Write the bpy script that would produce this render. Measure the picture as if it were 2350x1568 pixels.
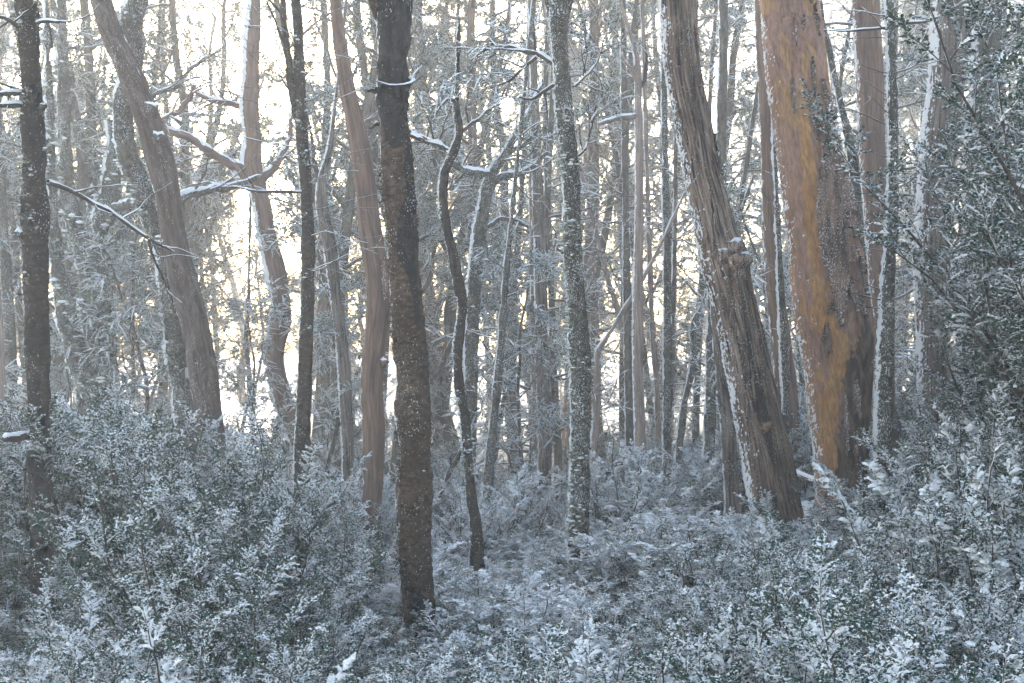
import bpy, math, random
import numpy as np
from mathutils import Vector

# ------------------------------------------------------------------ camera, sky, sun, exposure
for o in list(bpy.data.objects):
    bpy.data.objects.remove(o)
SC = bpy.context.scene
COL = SC.collection
F, CX, CY, CAM = 2520.0, 1175.0, 784.0, 2.0      # focal length and centre in units of a 2350 wide frame, eye height
cam_d = bpy.data.cameras.new('camera')
cam_d.sensor_width = 36.0
cam_d.lens = 36.0 * F / 2350.0
cam_d.clip_start = 0.05
cam_d.clip_end = 2000.0
cam = bpy.data.objects.new('camera', cam_d)
COL.objects.link(cam)
cam.location = (0, 0, CAM)
cam.rotation_euler = (math.radians(90), 0, 0)
SC.camera = cam

SUN_AZ, SUN_EL = math.radians(-15.5), math.radians(12.0)
world = bpy.data.worlds.new('World')
SC.world = world
world.use_nodes = True
wn = world.node_tree.nodes
sky = wn.new('ShaderNodeTexSky')
sky.sky_type = 'NISHITA'
sky.sun_disc = False
sky.sun_elevation = SUN_EL
sky.sun_rotation = SUN_AZ
sky.air_density = 1.0
sky.dust_density = 3.2
sky.ozone_density = 1.1
wn['Background'].inputs['Strength'].default_value = 0.15
world.node_tree.links.new(sky.outputs[0], wn['Background'].inputs['Color'])

sun_d = bpy.data.lights.new('sun', 'SUN')
sun_d.energy = 3.5
sun_d.angle = math.radians(10)
sun_d.color = (1.0, 0.90, 0.78)
sun = bpy.data.objects.new('sun', sun_d)
COL.objects.link(sun)
SUN_DIR = Vector((math.sin(SUN_AZ) * math.cos(SUN_EL), math.cos(SUN_AZ) * math.cos(SUN_EL), math.sin(SUN_EL)))
sun.rotation_euler = (-SUN_DIR).to_track_quat('-Z', 'Y').to_euler()
sun.location = (0, 0, 30)

SC.view_settings.view_transform = 'Standard'
SC.view_settings.look = 'None'
SC.view_settings.exposure = 2.45
SC.view_settings.gamma = 1.0
SC.view_settings.use_curve_mapping = False
cy = SC.cycles
cy.use_denoising = True
cy.denoiser = 'OPENIMAGEDENOISE'
cy.denoising_input_passes = 'RGB_ALBEDO_NORMAL'
cy.denoising_prefilter = 'ACCURATE'
cy.max_bounces = 5
cy.diffuse_bounces = 2
cy.glossy_bounces = 1
cy.transmission_bounces = 1
cy.volume_bounces = 2
cy.transparent_max_bounces = 4
cy.use_adaptive_sampling = True
cy.adaptive_threshold = 0.05
cy.adaptive_min_samples = 16
cy.sample_clamp_indirect = 4.0
cy.use_fast_gi = False
HAZE_DENSITY = 0.0082
HAZE_ANISO = 0.3

rng = np.random.default_rng(11)
WIND = np.array([-0.95, 0.06, 0.30]); WIND /= np.linalg.norm(WIND)

# ------------------------------------------------------------------ noise
def _hash(ix, iy, iz, seed):
    h = (ix * 374761393 + iy * 668265263 + iz * 2147483647 + seed * 974634777) & 0xFFFFFFFF
    h = ((h ^ (h >> 13)) * 1274126177) & 0xFFFFFFFF
    h = ((h ^ (h >> 16)) * 2246822519) & 0xFFFFFFFF
    return ((h ^ (h >> 15)) & 0xFFFFFF) / float(0xFFFFFF)

def vnoise(p, seed=0):
    p = np.asarray(p, float)
    i = np.floor(p).astype(np.int64)
    f = p - i
    u = f * f * f * (f * (f * 6 - 15) + 10)
    r = 0
    for dx in (0, 1):
        wx = u[..., 0] if dx else 1 - u[..., 0]
        for dy in (0, 1):
            wy = u[..., 1] if dy else 1 - u[..., 1]
            for dz in (0, 1):
                wz = u[..., 2] if dz else 1 - u[..., 2]
                r = r + wx * wy * wz * _hash(i[..., 0] + dx, i[..., 1] + dy, i[..., 2] + dz, seed)
    return r

def fbm(p, seed=0, oct=3):
    p = np.asarray(p, float)
    a, s, t = 1.0, 0.0, 0.0
    for k in range(oct):
        s = s + a * vnoise(p * (2.03 ** k) + 7.3 * k, seed + k)
        t += a
        a *= 0.5
    return s / t

def sstep(a, b, x):
    t = np.clip((x - a) / (b - a), 0, 1)
    return t * t * (3 - 2 * t)

def nrm(v):
    return v / (np.linalg.norm(v, axis=-1, keepdims=True) + 1e-9)

# ------------------------------------------------------------------ mesh helpers
def mk_mesh(name, V, Fs, mat, attrs=None, smooth=True):
    V = np.ascontiguousarray(V, dtype=np.float32)
    Fs = [np.asarray(f, dtype=np.int32) for f in Fs if len(f)]
    me = bpy.data.meshes.new(name)
    me.vertices.add(len(V))
    me.vertices.foreach_set('co', V.ravel())
    nl = sum(f.size for f in Fs)
    npoly = sum(len(f) for f in Fs)
    me.loops.add(nl)
    me.polygons.add(npoly)
    me.loops.foreach_set('vertex_index', np.concatenate([f.ravel() for f in Fs]))
    tot = np.concatenate([np.full(len(f), f.shape[1], np.int32) for f in Fs])
    st = np.concatenate([[0], np.cumsum(tot)[:-1]]).astype(np.int32)
    me.polygons.foreach_set('loop_start', st)
    me.polygons.foreach_set('use_smooth', np.full(npoly, smooth))
    me.update(calc_edges=True)
    if attrs:
        for k, a in attrs.items():
            a = np.asarray(a, np.float32)
            if a.ndim == 2:
                at = me.attributes.new(k, 'FLOAT_VECTOR', 'POINT')
                at.data.foreach_set('vector', a.ravel())
            else:
                at = me.attributes.new(k, 'FLOAT', 'POINT')
                at.data.foreach_set('value', a)
    me.materials.append(mat)
    return me

def link(name, data, parent=None, kind=None):
    o = bpy.data.objects.new(name, data)
    COL.objects.link(o)
    if parent is not None:
        o.parent = parent
        o.matrix_parent_inverse.identity()
    if kind:
        o['kind'] = kind
    return o

def thing(name, label, cat, loc, group=None):
    o = bpy.data.objects.new(name, None)
    COL.objects.link(o)
    o.location = [float(c) for c in loc]
    o.empty_display_size = 0.1
    o['label'] = label
    o['category'] = cat
    if group:
        o['group'] = group
    return o

def copy_tree(root, loc, rz, sc, label=None, group=None, tilt=(0, 0)):
    r = root.copy()
    COL.objects.link(r)
    r.location = [float(c) for c in loc]
    r.rotation_euler = (tilt[0], tilt[1], rz)
    r.scale = (sc, sc, sc) if np.isscalar(sc) else sc
    if label:
        r['label'] = label
    if group:
        r['group'] = group
    for ch in root.children:
        c = ch.copy()
        COL.objects.link(c)
        c.parent = r
    return r

class Acc:                                         # gathers geometry of ONE part
    def __init__(s):
        s.V, s.F, s.B, s.n = [], {}, [], 0
    def add(s, V, F, B=None):
        V = np.asarray(V, float).reshape(-1, 3)
        s.V.append(V)
        s.B.append(V if B is None else np.asarray(B, float).reshape(-1, 3))
        for f in (F if isinstance(F, list) else [F]):
            f = np.asarray(f)
            if len(f):
                s.F.setdefault(f.shape[1], []).append(f + s.n)
        s.n += len(V)
    def mesh(s, name, mat, smooth=True, bark=True):
        V = np.concatenate(s.V)
        Fs = [np.concatenate(v) for v in s.F.values()]
        return mk_mesh(name, V, Fs, mat, {'bark_co': np.concatenate(s.B)} if bark else None, smooth)

def catmull(P, n):
    P = np.asarray(P, float)
    Q = np.vstack([2 * P[0] - P[1], P, 2 * P[-1] - P[-2]])
    L = np.concatenate([[0], np.cumsum(np.linalg.norm(np.diff(P[:, :3], axis=0), axis=1))])
    t = np.linspace(0, L[-1], n)
    k = np.clip(np.searchsorted(L, t, side='right') - 1, 0, len(P) - 2)
    u = ((t - L[k]) / (L[k + 1] - L[k] + 1e-9))[:, None]
    a, b, c, d = Q[k], Q[k + 1], Q[k + 2], Q[k + 3]
    return 0.5 * (2 * b + (c - a) * u + (2 * a - 5 * b + 4 * c - d) * u ** 2 + (3 * b - a - 3 * c + d) * u ** 3), t

def grid_faces(nr, ns, wrap=True):
    i = np.arange(nr - 1)[:, None]
    j = np.arange(ns if wrap else ns - 1)[None, :]
    a = i * ns + j
    b = i * ns + (j + 1) % ns
    return np.stack([a, b, b + ns, a + ns], -1).reshape(-1, 4)

def tube(acc, P, R, ns=6, seed=0, off=0.0, cap=True, wob=0.0):
    P = np.asarray(P, float)
    R = np.asarray(R, float)
    T = nrm(np.gradient(P, axis=0))
    ref = np.array([0.0, 0, 1]) if abs(T[len(T) // 2, 2]) < 0.8 else np.array([1.0, 0, 0])
    E1 = nrm(np.cross(T, ref))
    E2 = np.cross(T, E1)
    th = np.linspace(0, 2 * np.pi, ns, endpoint=False)
    c, s = np.cos(th)[None, :, None], np.sin(th)[None, :, None]
    RR = R[:, None, None] * np.ones((1, ns, 1))
    L = np.concatenate([[0], np.cumsum(np.linalg.norm(np.diff(P, axis=0), axis=1))]) + off
    B = np.concatenate([c * RR, s * RR, np.broadcast_to(L[:, None, None], RR.shape)], -1)
    if wob:
        RR = RR * (1 + wob * (fbm(B * np.array([22, 22, 9.0]) + seed, seed, 2)[..., None] - 0.5) * 2)
    V = P[:, None] + (E1[:, None] * c + E2[:, None] * s) * RR
    nr = len(P)
    V = V.reshape(-1, 3)
    B = B.reshape(-1, 3)
    Fq = grid_faces(nr, ns)
    if cap:
        V = np.vstack([V, P[-1] + T[-1] * R[-1] * 0.5])
        B = np.vstack([B, [[0, 0, L[-1]]]])
        j = np.arange(ns)
        base = (nr - 1) * ns
        acc.add(V, [Fq, np.stack([base + j, base + (j + 1) % ns, np.full(ns, nr * ns)], -1)], B)
    else:
        acc.add(V, Fq, B)

# ------------------------------------------------------------------ materials
def nodes(m):
    m.use_nodes = True
    return m.node_tree, m.node_tree.nodes, m.node_tree.links

def N(t, typ, **kw):
    n = t.nodes.new(typ)
    for k, v in kw.items():
        setattr(n, k, v)
    return n

def math_node(t, op, a, b=None, c=None):
    n = t.nodes.new('ShaderNodeMath')
    n.operation = op
    for i, v in enumerate((a, b, c)):
        if v is None:
            continue
        if isinstance(v, (int, float)):
            n.inputs[i].default_value = v
        else:
            t.links.new(v, n.inputs[i])
    return n.outputs[0]

def map_range(t, v, a, b, lo=0.0, hi=1.0):
    n = t.nodes.new('ShaderNodeMapRange')
    n.interpolation_type = 'SMOOTHSTEP'
    n.inputs['From Min'].default_value = a
    n.inputs['From Max'].default_value = b
    n.inputs['To Min'].default_value = lo
    n.inputs['To Max'].default_value = hi
    t.links.new(v, n.inputs['Value'])
    return n.outputs['Result']

def mixc(t, fac, a, b):
    n = t.nodes.new('ShaderNodeMix')
    n.data_type = 'RGBA'
    t.links.new(fac, n.inputs['Factor']) if not isinstance(fac, (int, float)) else setattr(n.inputs['Factor'], 'default_value', fac)
    for k, v in ((6, a), (7, b)):
        if isinstance(v, tuple):
            n.inputs[k].default_value = (*v, 1)
        else:
            t.links.new(v, n.inputs[k])
    return n.outputs[2]

def noise_tex(t, vec, scale=(1, 1, 1), s=1.0, detail=4, rough=0.55, dist=0.0):
    mp = t.nodes.new('ShaderNodeMapping')
    mp.inputs['Scale'].default_value = scale
    t.links.new(vec, mp.inputs['Vector'])
    n = t.nodes.new('ShaderNodeTexNoise')
    n.inputs['Scale'].default_value = s
    n.inputs['Detail'].default_value = detail
    n.inputs['Roughness'].default_value = rough
    n.inputs['Distortion'].default_value = dist
    t.links.new(mp.outputs[0], n.inputs['Vector'])
    return n.outputs['Fac']

SNOW_COL = (0.84, 0.86, 0.88)

def bark_mat(name, cols, stretch=(30, 30, 4), snow=0.55, speck=0.0, crack=0.0, rough=0.85, bump=0.4,
             m1=None, m2=None, up=0.45, edge=0.12, blotch=None, bump_dist=0.01):
    """bark: cols = three colours along a stretched noise; m1/m2 = colours of painted wear masks; snow clings to windward and upper faces"""
    m = bpy.data.materials.new(name)
    t, nd, lk = nodes(m)
    bs = nd['Principled BSDF']
    bs.inputs['Roughness'].default_value = rough
    at = N(t, 'ShaderNodeAttribute', attribute_name='bark_co')
    co = at.outputs['Vector']
    n1 = noise_tex(t, co, stretch, 1.0, 5, 0.6, 0.4)
    n2 = noise_tex(t, co, tuple(c * 3.1 for c in stretch), 1.0, 4, 0.65)
    n3 = noise_tex(t, co, (3.5, 3.5, 1.6), 1.0, 3, 0.5)
    v = math_node(t, 'ADD', math_node(t, 'MULTIPLY', n1, 0.62), math_node(t, 'MULTIPLY', n3, 0.38))
    cr = N(t, 'ShaderNodeValToRGB')
    e = cr.color_ramp.elements
    e[0].position, e[0].color = 0.36, (*cols[0], 1)
    e[1].position, e[1].color = 0.64, (*cols[2], 1)
    x = e.new(0.5)
    x.color = (*cols[1], 1)
    lk.new(v, cr.inputs[0])
    col = cr.outputs[0]
    relief = []
    if blotch:
        nb = noise_tex(t, co, (6, 6, 2.2), 1.0, 6, 0.65, 0.8)
        fb = map_range(t, nb, 0.555, 0.57)
        relief.append(fb)
        col = mixc(t, fb, col, blotch)
    for k, mc in (('m1', m1), ('m2', m2)):
        if mc:
            a = N(t, 'ShaderNodeAttribute', attribute_name=k)
            edge_n = noise_tex(t, co, (26, 26, 9), 1.0, 4, 0.6)
            f = map_range(t, math_node(t, 'ADD', a.outputs['Fac'], math_node(t, 'MULTIPLY', math_node(t, 'SUBTRACT', edge_n, 0.5), 0.7)), 0.49, 0.51)
            relief.append(f)
            mc2 = mixc(t, map_range(t, n1, 0.4, 0.6), mc[0], mc[1])
            col = mixc(t, f, col, mc2)
    if crack:
        col = mixc(t, math_node(t, 'MULTIPLY', map_range(t, n1, 0.47, 0.36), crack), col, (0.012, 0.010, 0.009))
    # fine grain
    hv = N(t, 'ShaderNodeHueSaturation')
    lk.new(col, hv.inputs['Color'])
    lk.new(map_range(t, n2, 0.25, 0.75, 0.55, 1.4), hv.inputs['Value'])
    col = hv.outputs[0]
    geo = N(t, 'ShaderNodeNewGeometry')
    dw = N(t, 'ShaderNodeVectorMath', operation='DOT_PRODUCT')
    lk.new(geo.outputs['Normal'], dw.inputs[0])
    dw.inputs[1].default_value = WIND.tolist()
    du = N(t, 'ShaderNodeSeparateXYZ')
    lk.new(geo.outputs['Normal'], du.inputs[0])
    sn = noise_tex(t, co, (16, 16, 8), 1.0, 5, 0.7)
    jit = math_node(t, 'MULTIPLY', math_node(t, 'SUBTRACT', sn, 0.5), 1.3)
    fw = map_range(t, math_node(t, 'ADD', dw.outputs['Value'], jit), snow, snow + edge)
    fu = map_range(t, math_node(t, 'ADD', du.outputs['Z'], math_node(t, 'MULTIPLY', jit, 0.6)), up, up + 0.15)
    fs = math_node(t, 'MAXIMUM', fw, fu)
    if speck:
        sp = noise_tex(t, co, (110, 110, 70), 1.0, 2, 0.5)
        big = noise_tex(t, co, (4, 4, 2.5), 1.0, 3, 0.6)
        spf = map_range(t, math_node(t, 'ADD', sp, math_node(t, 'MULTIPLY', big, 0.45)), 0.92 - 0.25 * speck, 0.99 - 0.25 * speck)
        fs = math_node(t, 'MAXIMUM', fs, math_node(t, 'MULTIPLY', spf, 0.85))
    col = mixc(t, fs, col, SNOW_COL)
    lk.new(col, bs.inputs['Base Color'])
    if bump:
        bp = N(t, 'ShaderNodeBump')
        bp.inputs['Strength'].default_value = bump
        bp.inputs['Distance'].default_value = bump_dist
        h = math_node(t, 'ADD', math_node(t, 'ADD', n1, math_node(t, 'MULTIPLY', n2, 0.5)), math_node(t, 'MULTIPLY', fs, 0.8))
        for q in relief:
            h = math_node(t, 'SUBTRACT', h, math_node(t, 'MULTIPLY', q, 0.9))
        lk.new(h, bp.inputs['Height'])
        lk.new(bp.outputs[0], bs.inputs['Normal'])
    bs.inputs['Specular IOR Level'].default_value = 0.25
    return m

def leaf_mat(name, a, b):
    m = bpy.data.materials.new(name)
    t, nd, lk = nodes(m)
    bs = nd['Principled BSDF']
    geo = N(t, 'ShaderNodeNewGeometry')
    n = noise_tex(t, geo.outputs['Position'], (1, 1, 1), 2.2, 3, 0.6)
    n2 = math_node(t, 'ADD', math_node(t, 'MULTIPLY', n, 0.6), math_node(t, 'MULTIPLY', geo.outputs['Random Per Island'], 0.4))
    lk.new(mixc(t, map_range(t, n2, 0.25, 0.75), a, b), bs.inputs['Base Color'])
    bs.inputs['Roughness'].default_value = 0.5
    bs.inputs['Specular IOR Level'].default_value = 0.35
    return m

def snow_mat(name, col=SNOW_COL, bump=0.35, s=60):
    m = bpy.data.materials.new(name)
    t, nd, lk = nodes(m)
    bs = nd['Principled BSDF']
    tc = N(t, 'ShaderNodeTexCoord')
    n = noise_tex(t, tc.outputs['Object'], (1, 1, 1), s, 4, 0.7)
    lk.new(mixc(t, n, tuple(c * 0.93 for c in col), tuple(min(1, c * 1.05) for c in col)), bs.inputs['Base Color'])
    bs.inputs['Roughness'].default_value = 0.7
    bs.inputs['Specular IOR Level'].default_value = 0.2
    bp = N(t, 'ShaderNodeBump')
    bp.inputs['Strength'].default_value = bump
    bp.inputs['Distance'].default_value = 0.01
    lk.new(n, bp.inputs['Height'])
    lk.new(bp.outputs[0], bs.inputs['Normal'])
    return m

M = {}
M['snow'] = snow_mat('snow')
M['crust'] = snow_mat('snow_crust', SNOW_COL, 0.9, 130)
M['ground'] = snow_mat('snowy_ground', SNOW_COL, 0.6, 7)
t_ = M['ground'].node_tree                                                 # leaf litter through thin snow, painted in to darken shaded gaps under shrubs
geo_ = N(t_, 'ShaderNodeNewGeometry')
pn_ = noise_tex(t_, geo_.outputs['Position'], (1, 1, 1), 2.6, 5, 0.65)
old_ = t_.nodes['Principled BSDF'].inputs['Base Color'].links[0].from_socket
t_.links.new(mixc(t_, map_range(t_, pn_, 0.40, 0.48), (0.035, 0.03, 0.024), old_), t_.nodes['Principled BSDF'].inputs['Base Color'])
M['leaf'] = leaf_mat('shrub_leaf', (0.011, 0.050, 0.034), (0.032, 0.104, 0.062))
M['leaf_dark'] = leaf_mat('evergreen_leaf', (0.011, 0.042, 0.024), (0.032, 0.086, 0.042))
M['leaf_far'] = leaf_mat('forest_leaf', (0.026, 0.062, 0.022), (0.066, 0.128, 0.042))
M['lichen'] = leaf_mat('lichen', (0.22, 0.24, 0.19), (0.42, 0.44, 0.37))
M['flake'] = leaf_mat('bark_flake', (0.035, 0.022, 0.014), (0.12, 0.085, 0.06))
M['stem'] = bark_mat('shrub_stem', ((0.03, 0.024, 0.018), (0.065, 0.05, 0.038), (0.11, 0.085, 0.065)), (60, 60, 14), 0.75, bump=0, up=0.55)
M['charred'] = bark_mat('charred_bark', ((0.014, 0.010, 0.007), (0.056, 0.036, 0.024), (0.15, 0.105, 0.075)), (20, 20, 36), 1.0, 0.12, 0.5,
                        m1=((0.006, 0.006, 0.007), (0.022, 0.022, 0.025)), bump=0.9, edge=0.2, up=0.7)
M['charred_grey'] = bark_mat('charred_grey_bark', ((0.008, 0.007, 0.006), (0.028, 0.021, 0.017), (0.085, 0.068, 0.056)), (14, 14, 30), 0.95, 0.10, 0.5,
                        m1=((0.005, 0.005, 0.006), (0.02, 0.02, 0.022)), bump=0.8, edge=0.2, up=0.65)
M['char'] = bark_mat('char', ((0.005, 0.005, 0.006), (0.012, 0.012, 0.014), (0.03, 0.03, 0.034)), (30, 30, 6), 1.2, 0.05, 0.4, bump=0.6, rough=0.55, up=0.9)
M['gum'] = bark_mat('gum_bark', ((0.21, 0.112, 0.080), (0.30, 0.172, 0.125), (0.38, 0.235, 0.18)), (15, 15, 4.0), 1.05, 0.0, 0.0,
                        m1=((0.36, 0.17, 0.062), (0.43, 0.235, 0.095)), m2=((0.05, 0.036, 0.027), (0.18, 0.12, 0.085)), bump=0.6, rough=0.7, blotch=(0.36, 0.20, 0.095))
M['pink'] = bark_mat('pink_gum_bark', ((0.095, 0.058, 0.044), (0.165, 0.105, 0.082), (0.24, 0.16, 0.125)), (12, 12, 0.9), 0.88, 0.0, 0.15, bump=0.2, rough=0.75, blotch=(0.20, 0.125, 0.08))
M['pale'] = bark_mat('pale_gum_bark', ((0.20, 0.15, 0.125), (0.30, 0.23, 0.195), (0.40, 0.32, 0.27)), (14, 14, 1.2), 0.92, 0.1, 0.2, bump=0.25, rough=0.8)
M['leaning'] = bark_mat('brown_grey_bark', ((0.026, 0.019, 0.016), (0.072, 0.051, 0.043), (0.13, 0.10, 0.088)), (22, 22, 3.0), 0.95, 0.12, 0.4, bump=0.5, blotch=(0.13, 0.105, 0.092))
M['fibrous'] = bark_mat('fibrous_bark', ((0.014, 0.010, 0.008), (0.165, 0.115, 0.088), (0.43, 0.32, 0.255)), (44, 44, 2.4), 0.95, 0.2, 0.9, bump=1.0, edge=0.25, up=0.62, bump_dist=0.02,
                        m1=((0.006, 0.005, 0.005), (0.02, 0.016, 0.014)))
M['fibrous_grey'] = bark_mat('grey_fibrous_bark', ((0.035, 0.028, 0.024), (0.15, 0.12, 0.10), (0.32, 0.27, 0.235)), (50, 50, 2.4), 0.92, 0.2, 0.8, bump=0.9, bump_dist=0.02)
M['mossy'] = bark_mat('mossy_bark', ((0.02, 0.018, 0.013), (0.06, 0.055, 0.041), (0.15, 0.146, 0.116)), (20, 20, 16), 0.86, 0.45, 0.5, bump=0.8, up=0.5)
M['far'] = bark_mat('forest_bark', ((0.05, 0.04, 0.032), (0.12, 0.10, 0.08), (0.22, 0.19, 0.155)), (18, 18, 7), 0.82, 0.0, 0.3, bump=0.0, up=0.4)
M['far_pink'] = bark_mat('forest_gum_bark', ((0.16, 0.11, 0.085), (0.24, 0.175, 0.14), (0.32, 0.24, 0.20)), (12, 12, 1.5), 0.9, 0.0, 0.0, bump=0.0, up=0.5)
M['twig'] = bark_mat('twig_bark', ((0.025, 0.02, 0.017), (0.06, 0.048, 0.04), (0.12, 0.10, 0.085)), (40, 40, 10), 0.85, bump=0, up=0.5)
M['knot'] = bark_mat('knot_wood', ((0.10, 0.05, 0.03), (0.28, 0.16, 0.10), (0.42, 0.27, 0.18)), (35, 35, 35), 1.3, 0.1, 0.6, bump=0.9, up=1.2)
M['slab'] = bark_mat('peeling_bark', ((0.06, 0.04, 0.03), (0.19, 0.118, 0.085), (0.31, 0.20, 0.148)), (26, 26, 4), 0.95, 0.45, 0.5, bump=0.7, up=0.6)

# ------------------------------------------------------------------ ground
def at(px, py, d):
    return np.array([(px - CX) / F * d, d, CAM + (CY - py) / F * d])

gctrl = [(-6, 3, -2.0), (0, 0, -1.75), (0, 3, -2.0), (5, 3, -1.9), (-3.4, 8, -2.15), (-0.6, 7.5, -2.2), (-3.5, 13, -2.35), (-1.6, 12, -2.65), (-2, 14, -3.0),
         (-0.35, 11, -2.5), (-0.7, 16, -3.5), (0.6, 10, -2.5), (1.7, 14, -2.5), (0.5, 18, -3.5), (2.3, 9.5, -1.75), (3.0, 10, -1.65), (4.6, 12, -1.3), (4.6, 7, -1.75), (7, 9, -0.9),
         (8, 14, -0.6), (-7, 18, -2.3), (-6, 10, -2.1), (0, 26, -3.7), (-9, 28, -2.8), (7, 26, -2.0), (0, 40, -3.2), (-18, 42, -2.6), (18, 42, -1.2), (0, 62, -2.4), (-28, 60, -2.4), (28, 60, -1.0),
         (0, -10, -1.6), (-14, -8, -1.8), (14, -8, -1.0), (-20, 20, -2.4), (20, 20, 0.3)]
gc = np.array(gctrl)
def ground_z(x, y):
    x, y = np.asarray(x, float), np.asarray(y, float)
    d2 = (x[..., None] - gc[:, 0]) ** 2 + (y[..., None] - gc[:, 1]) ** 2
    w = 1.0 / (d2 + 1.2) ** 1.6
    z = (w * gc[:, 2]).sum(-1) / w.sum(-1)
    return z + CAM + 0.35 * (fbm(np.stack([x * 0.45, y * 0.45, x * 0], -1), 5, 3) - 0.5)

def axis_pts(lo, hi, c, n):
    u = np.linspace(-1, 1, n)
    s = np.sinh(u * 3.2) / np.sinh(3.2)
    return np.where(s < 0, c + s * (c - lo), c + s * (hi - c))
gx, gy = np.meshgrid(axis_pts(-110, 110, 0, 110), axis_pts(-40, 150, 9, 130))
gz = ground_z(gx, gy)
GV = np.stack([gx, gy, gz], -1).reshape(-1, 3)
gme = mk_mesh('ground', GV, [grid_faces(130, 110, False)], M['ground'])
go = link('ground', gme)
go['kind'] = 'structure'

# ------------------------------------------------------------------ leaves and snow on twigs (vectorised over twigs)
def twig_pts(P, D, L, droop, s):
    return P[:, None] + D[:, None] * (L[:, None] * s[None])[..., None] - np.array([0, 0, 1.0]) * (droop[:, None] * L[:, None] * s[None] ** 2)[..., None]

def leaves(acc_l, acc_s, P, D, L, droop, K, ll, lw, snow_frac, r, dome=True, flat=0.5, ang=0.95):
    n = len(P)
    s = np.linspace(0.12, 1.0, K)
    C = twig_pts(P, D, L, droop, s)                                  # n,K,3
    T = nrm(D[:, None] * np.ones((1, K, 1)) - np.array([0, 0, 1.0]) * (2 * droop[:, None] * s[None])[..., None])
    up = nrm(np.array([0, 0, 1.0]) + 0.35 * r.normal(size=(n, K, 3)))
    S = nrm(np.cross(T, up))
    A = np.concatenate([T * math.cos(ang) + S * math.sin(ang), T * math.cos(ang) - S * math.sin(ang)], 1)
    C = np.concatenate([C, C], 1)
    A = nrm(A + 0.22 * r.normal(size=A.shape) + np.array([0, 0, 0.12])).reshape(-1, 3)
    C = C.reshape(-1, 3)
    m = len(C)
    sz = (ll * r.uniform(0.65, 1.2, m))[:, None]
    sd = nrm(np.cross(A, nrm(np.array([0, 0, 1.0]) + flat * r.normal(size=(m, 3)))))
    nz = np.cross(sd, A)
    nz = nz * np.sign(nz[:, 2:3] + 1e-6)
    w = sz * lw
    mid = C + A * sz * 0.5 - nz * w * 0.12
    V = np.stack([C, mid + sd * w + nz * w * 0.25, C + A * sz - nz * sz * 0.08, mid - sd * w + nz * w * 0.25], 1)
    b = np.arange(m)[:, None] * 4
    acc_l.add(V, np.concatenate([b + np.array([0, 1, 2]), b + np.array([0, 2, 3])]))
    pick = r.random(m) < snow_frac * (0.35 + 0.9 * np.clip(nz[:, 2], 0, 1))
    C, A, sd, nz, sz, w = C[pick], A[pick], sd[pick], nz[pick], sz[pick], w[pick]
    k = len(C)
    if not k:
        return
    up = nrm(nz + np.array([0, 0, 0.8]))
    if dome:
        q = C + A * sz * 0.48 + nz * 0.002
        ths = np.linspace(0, 2 * np.pi, 5, endpoint=False)
        rs = r.uniform(0.75, 1.2, (k, 5, 1))
        ring = q[:, None] + A[:, None] * (np.cos(ths)[None, :, None] * sz[:, None] * 0.50 * rs) + sd[:, None] * (np.sin(ths)[None, :, None] * w[:, None] * 1.15 * rs) - up[:, None] * sz[:, None] * 0.04
        top = q + up * sz * r.uniform(0.22, 0.42, (k, 1))
        V = np.concatenate([ring, top[:, None]], 1)
        b = np.arange(k)[:, None] * 6
        j = np.arange(5)
        acc_s.add(V, np.concatenate([b + np.array([a, (a + 1) % 5, 5]) for a in j]))
    else:
        q = nz * (0.08 * ll)
        mid = C + A * sz * 0.5 + q * 1.4
        V = np.stack([C + q * 0.3, mid + sd * w * 0.95, C + A * sz * 0.96 + q * 0.3, mid - sd * w * 0.95], 1)
        b = np.arange(k)[:, None] * 4
        acc_s.add(V, np.concatenate([b + np.array([0, 1, 2]), b + np.array([0, 2, 3])]))

def twig_snow(acc, P, D, L, droop, rad, r, rings=8, arc=5):
    n = len(P)
    s = np.linspace(0.0, 1.04, rings)
    C = twig_pts(P, D, L, droop, s)
    T = nrm(np.gradient(C, axis=1))
    hz = np.sqrt(np.clip(1 - T[..., 2:3] ** 2, 0, 1))
    S = nrm(np.cross(T, np.array([0.05, 0.03, 1.0])))
    U = np.cross(S, T)
    U = nrm(U * np.sign(U[..., 2:3] + 1e-6) + WIND * (1.1 - hz))
    prof = np.sin(np.pi * np.clip(s, 0.02, 0.98)) ** 0.45
    rr = rad * prof[None, :, None] * r.uniform(0.45, 1.35, (n, rings, 1)) * (0.45 + 0.55 * hz) * r.uniform(0.5, 1.25, (n, 1, 1))
    a = np.linspace(-1.9, 1.9, arc)
    V = C[:, :, None] + S[:, :, None] * (np.sin(a)[None, None, :, None] * rr[:, :, None] * 1.1) + U[:, :, None] * ((np.cos(a)[None, None, :, None] * 0.95 + 0.15) * rr[:, :, None])
    f = grid_faces(rings, arc, False)
    b = np.arange(n)[:, None, None] * (rings * arc)
    acc.add(V, (b + f[None]).reshape(-1, 4))

def twig_wood(acc, P, D, L, droop, r0, rings=4, off=0.0):
    n = len(P)
    s = np.linspace(0, 1, rings)
    C = twig_pts(P, D, L, droop, s)
    T = nrm(np.gradient(C, axis=1))
    S = nrm(np.cross(T, np.array([0.1, 0.07, 1.0])))
    U = np.cross(S, T)
    rr = (r0 * (1 - 0.75 * s))[None, :, None, None]
    a = np.array([0.5, 2.6, 4.7])
    V = C[:, :, None] + (S[:, :, None] * np.cos(a)[None, None, :, None] + U[:, :, None] * np.sin(a)[None, None, :, None]) * rr
    f = grid_faces(rings, 3)
    b = np.arange(n)[:, None, None] * (rings * 3)
    acc.add(V, (b + f[None]).reshape(-1, 4))

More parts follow.
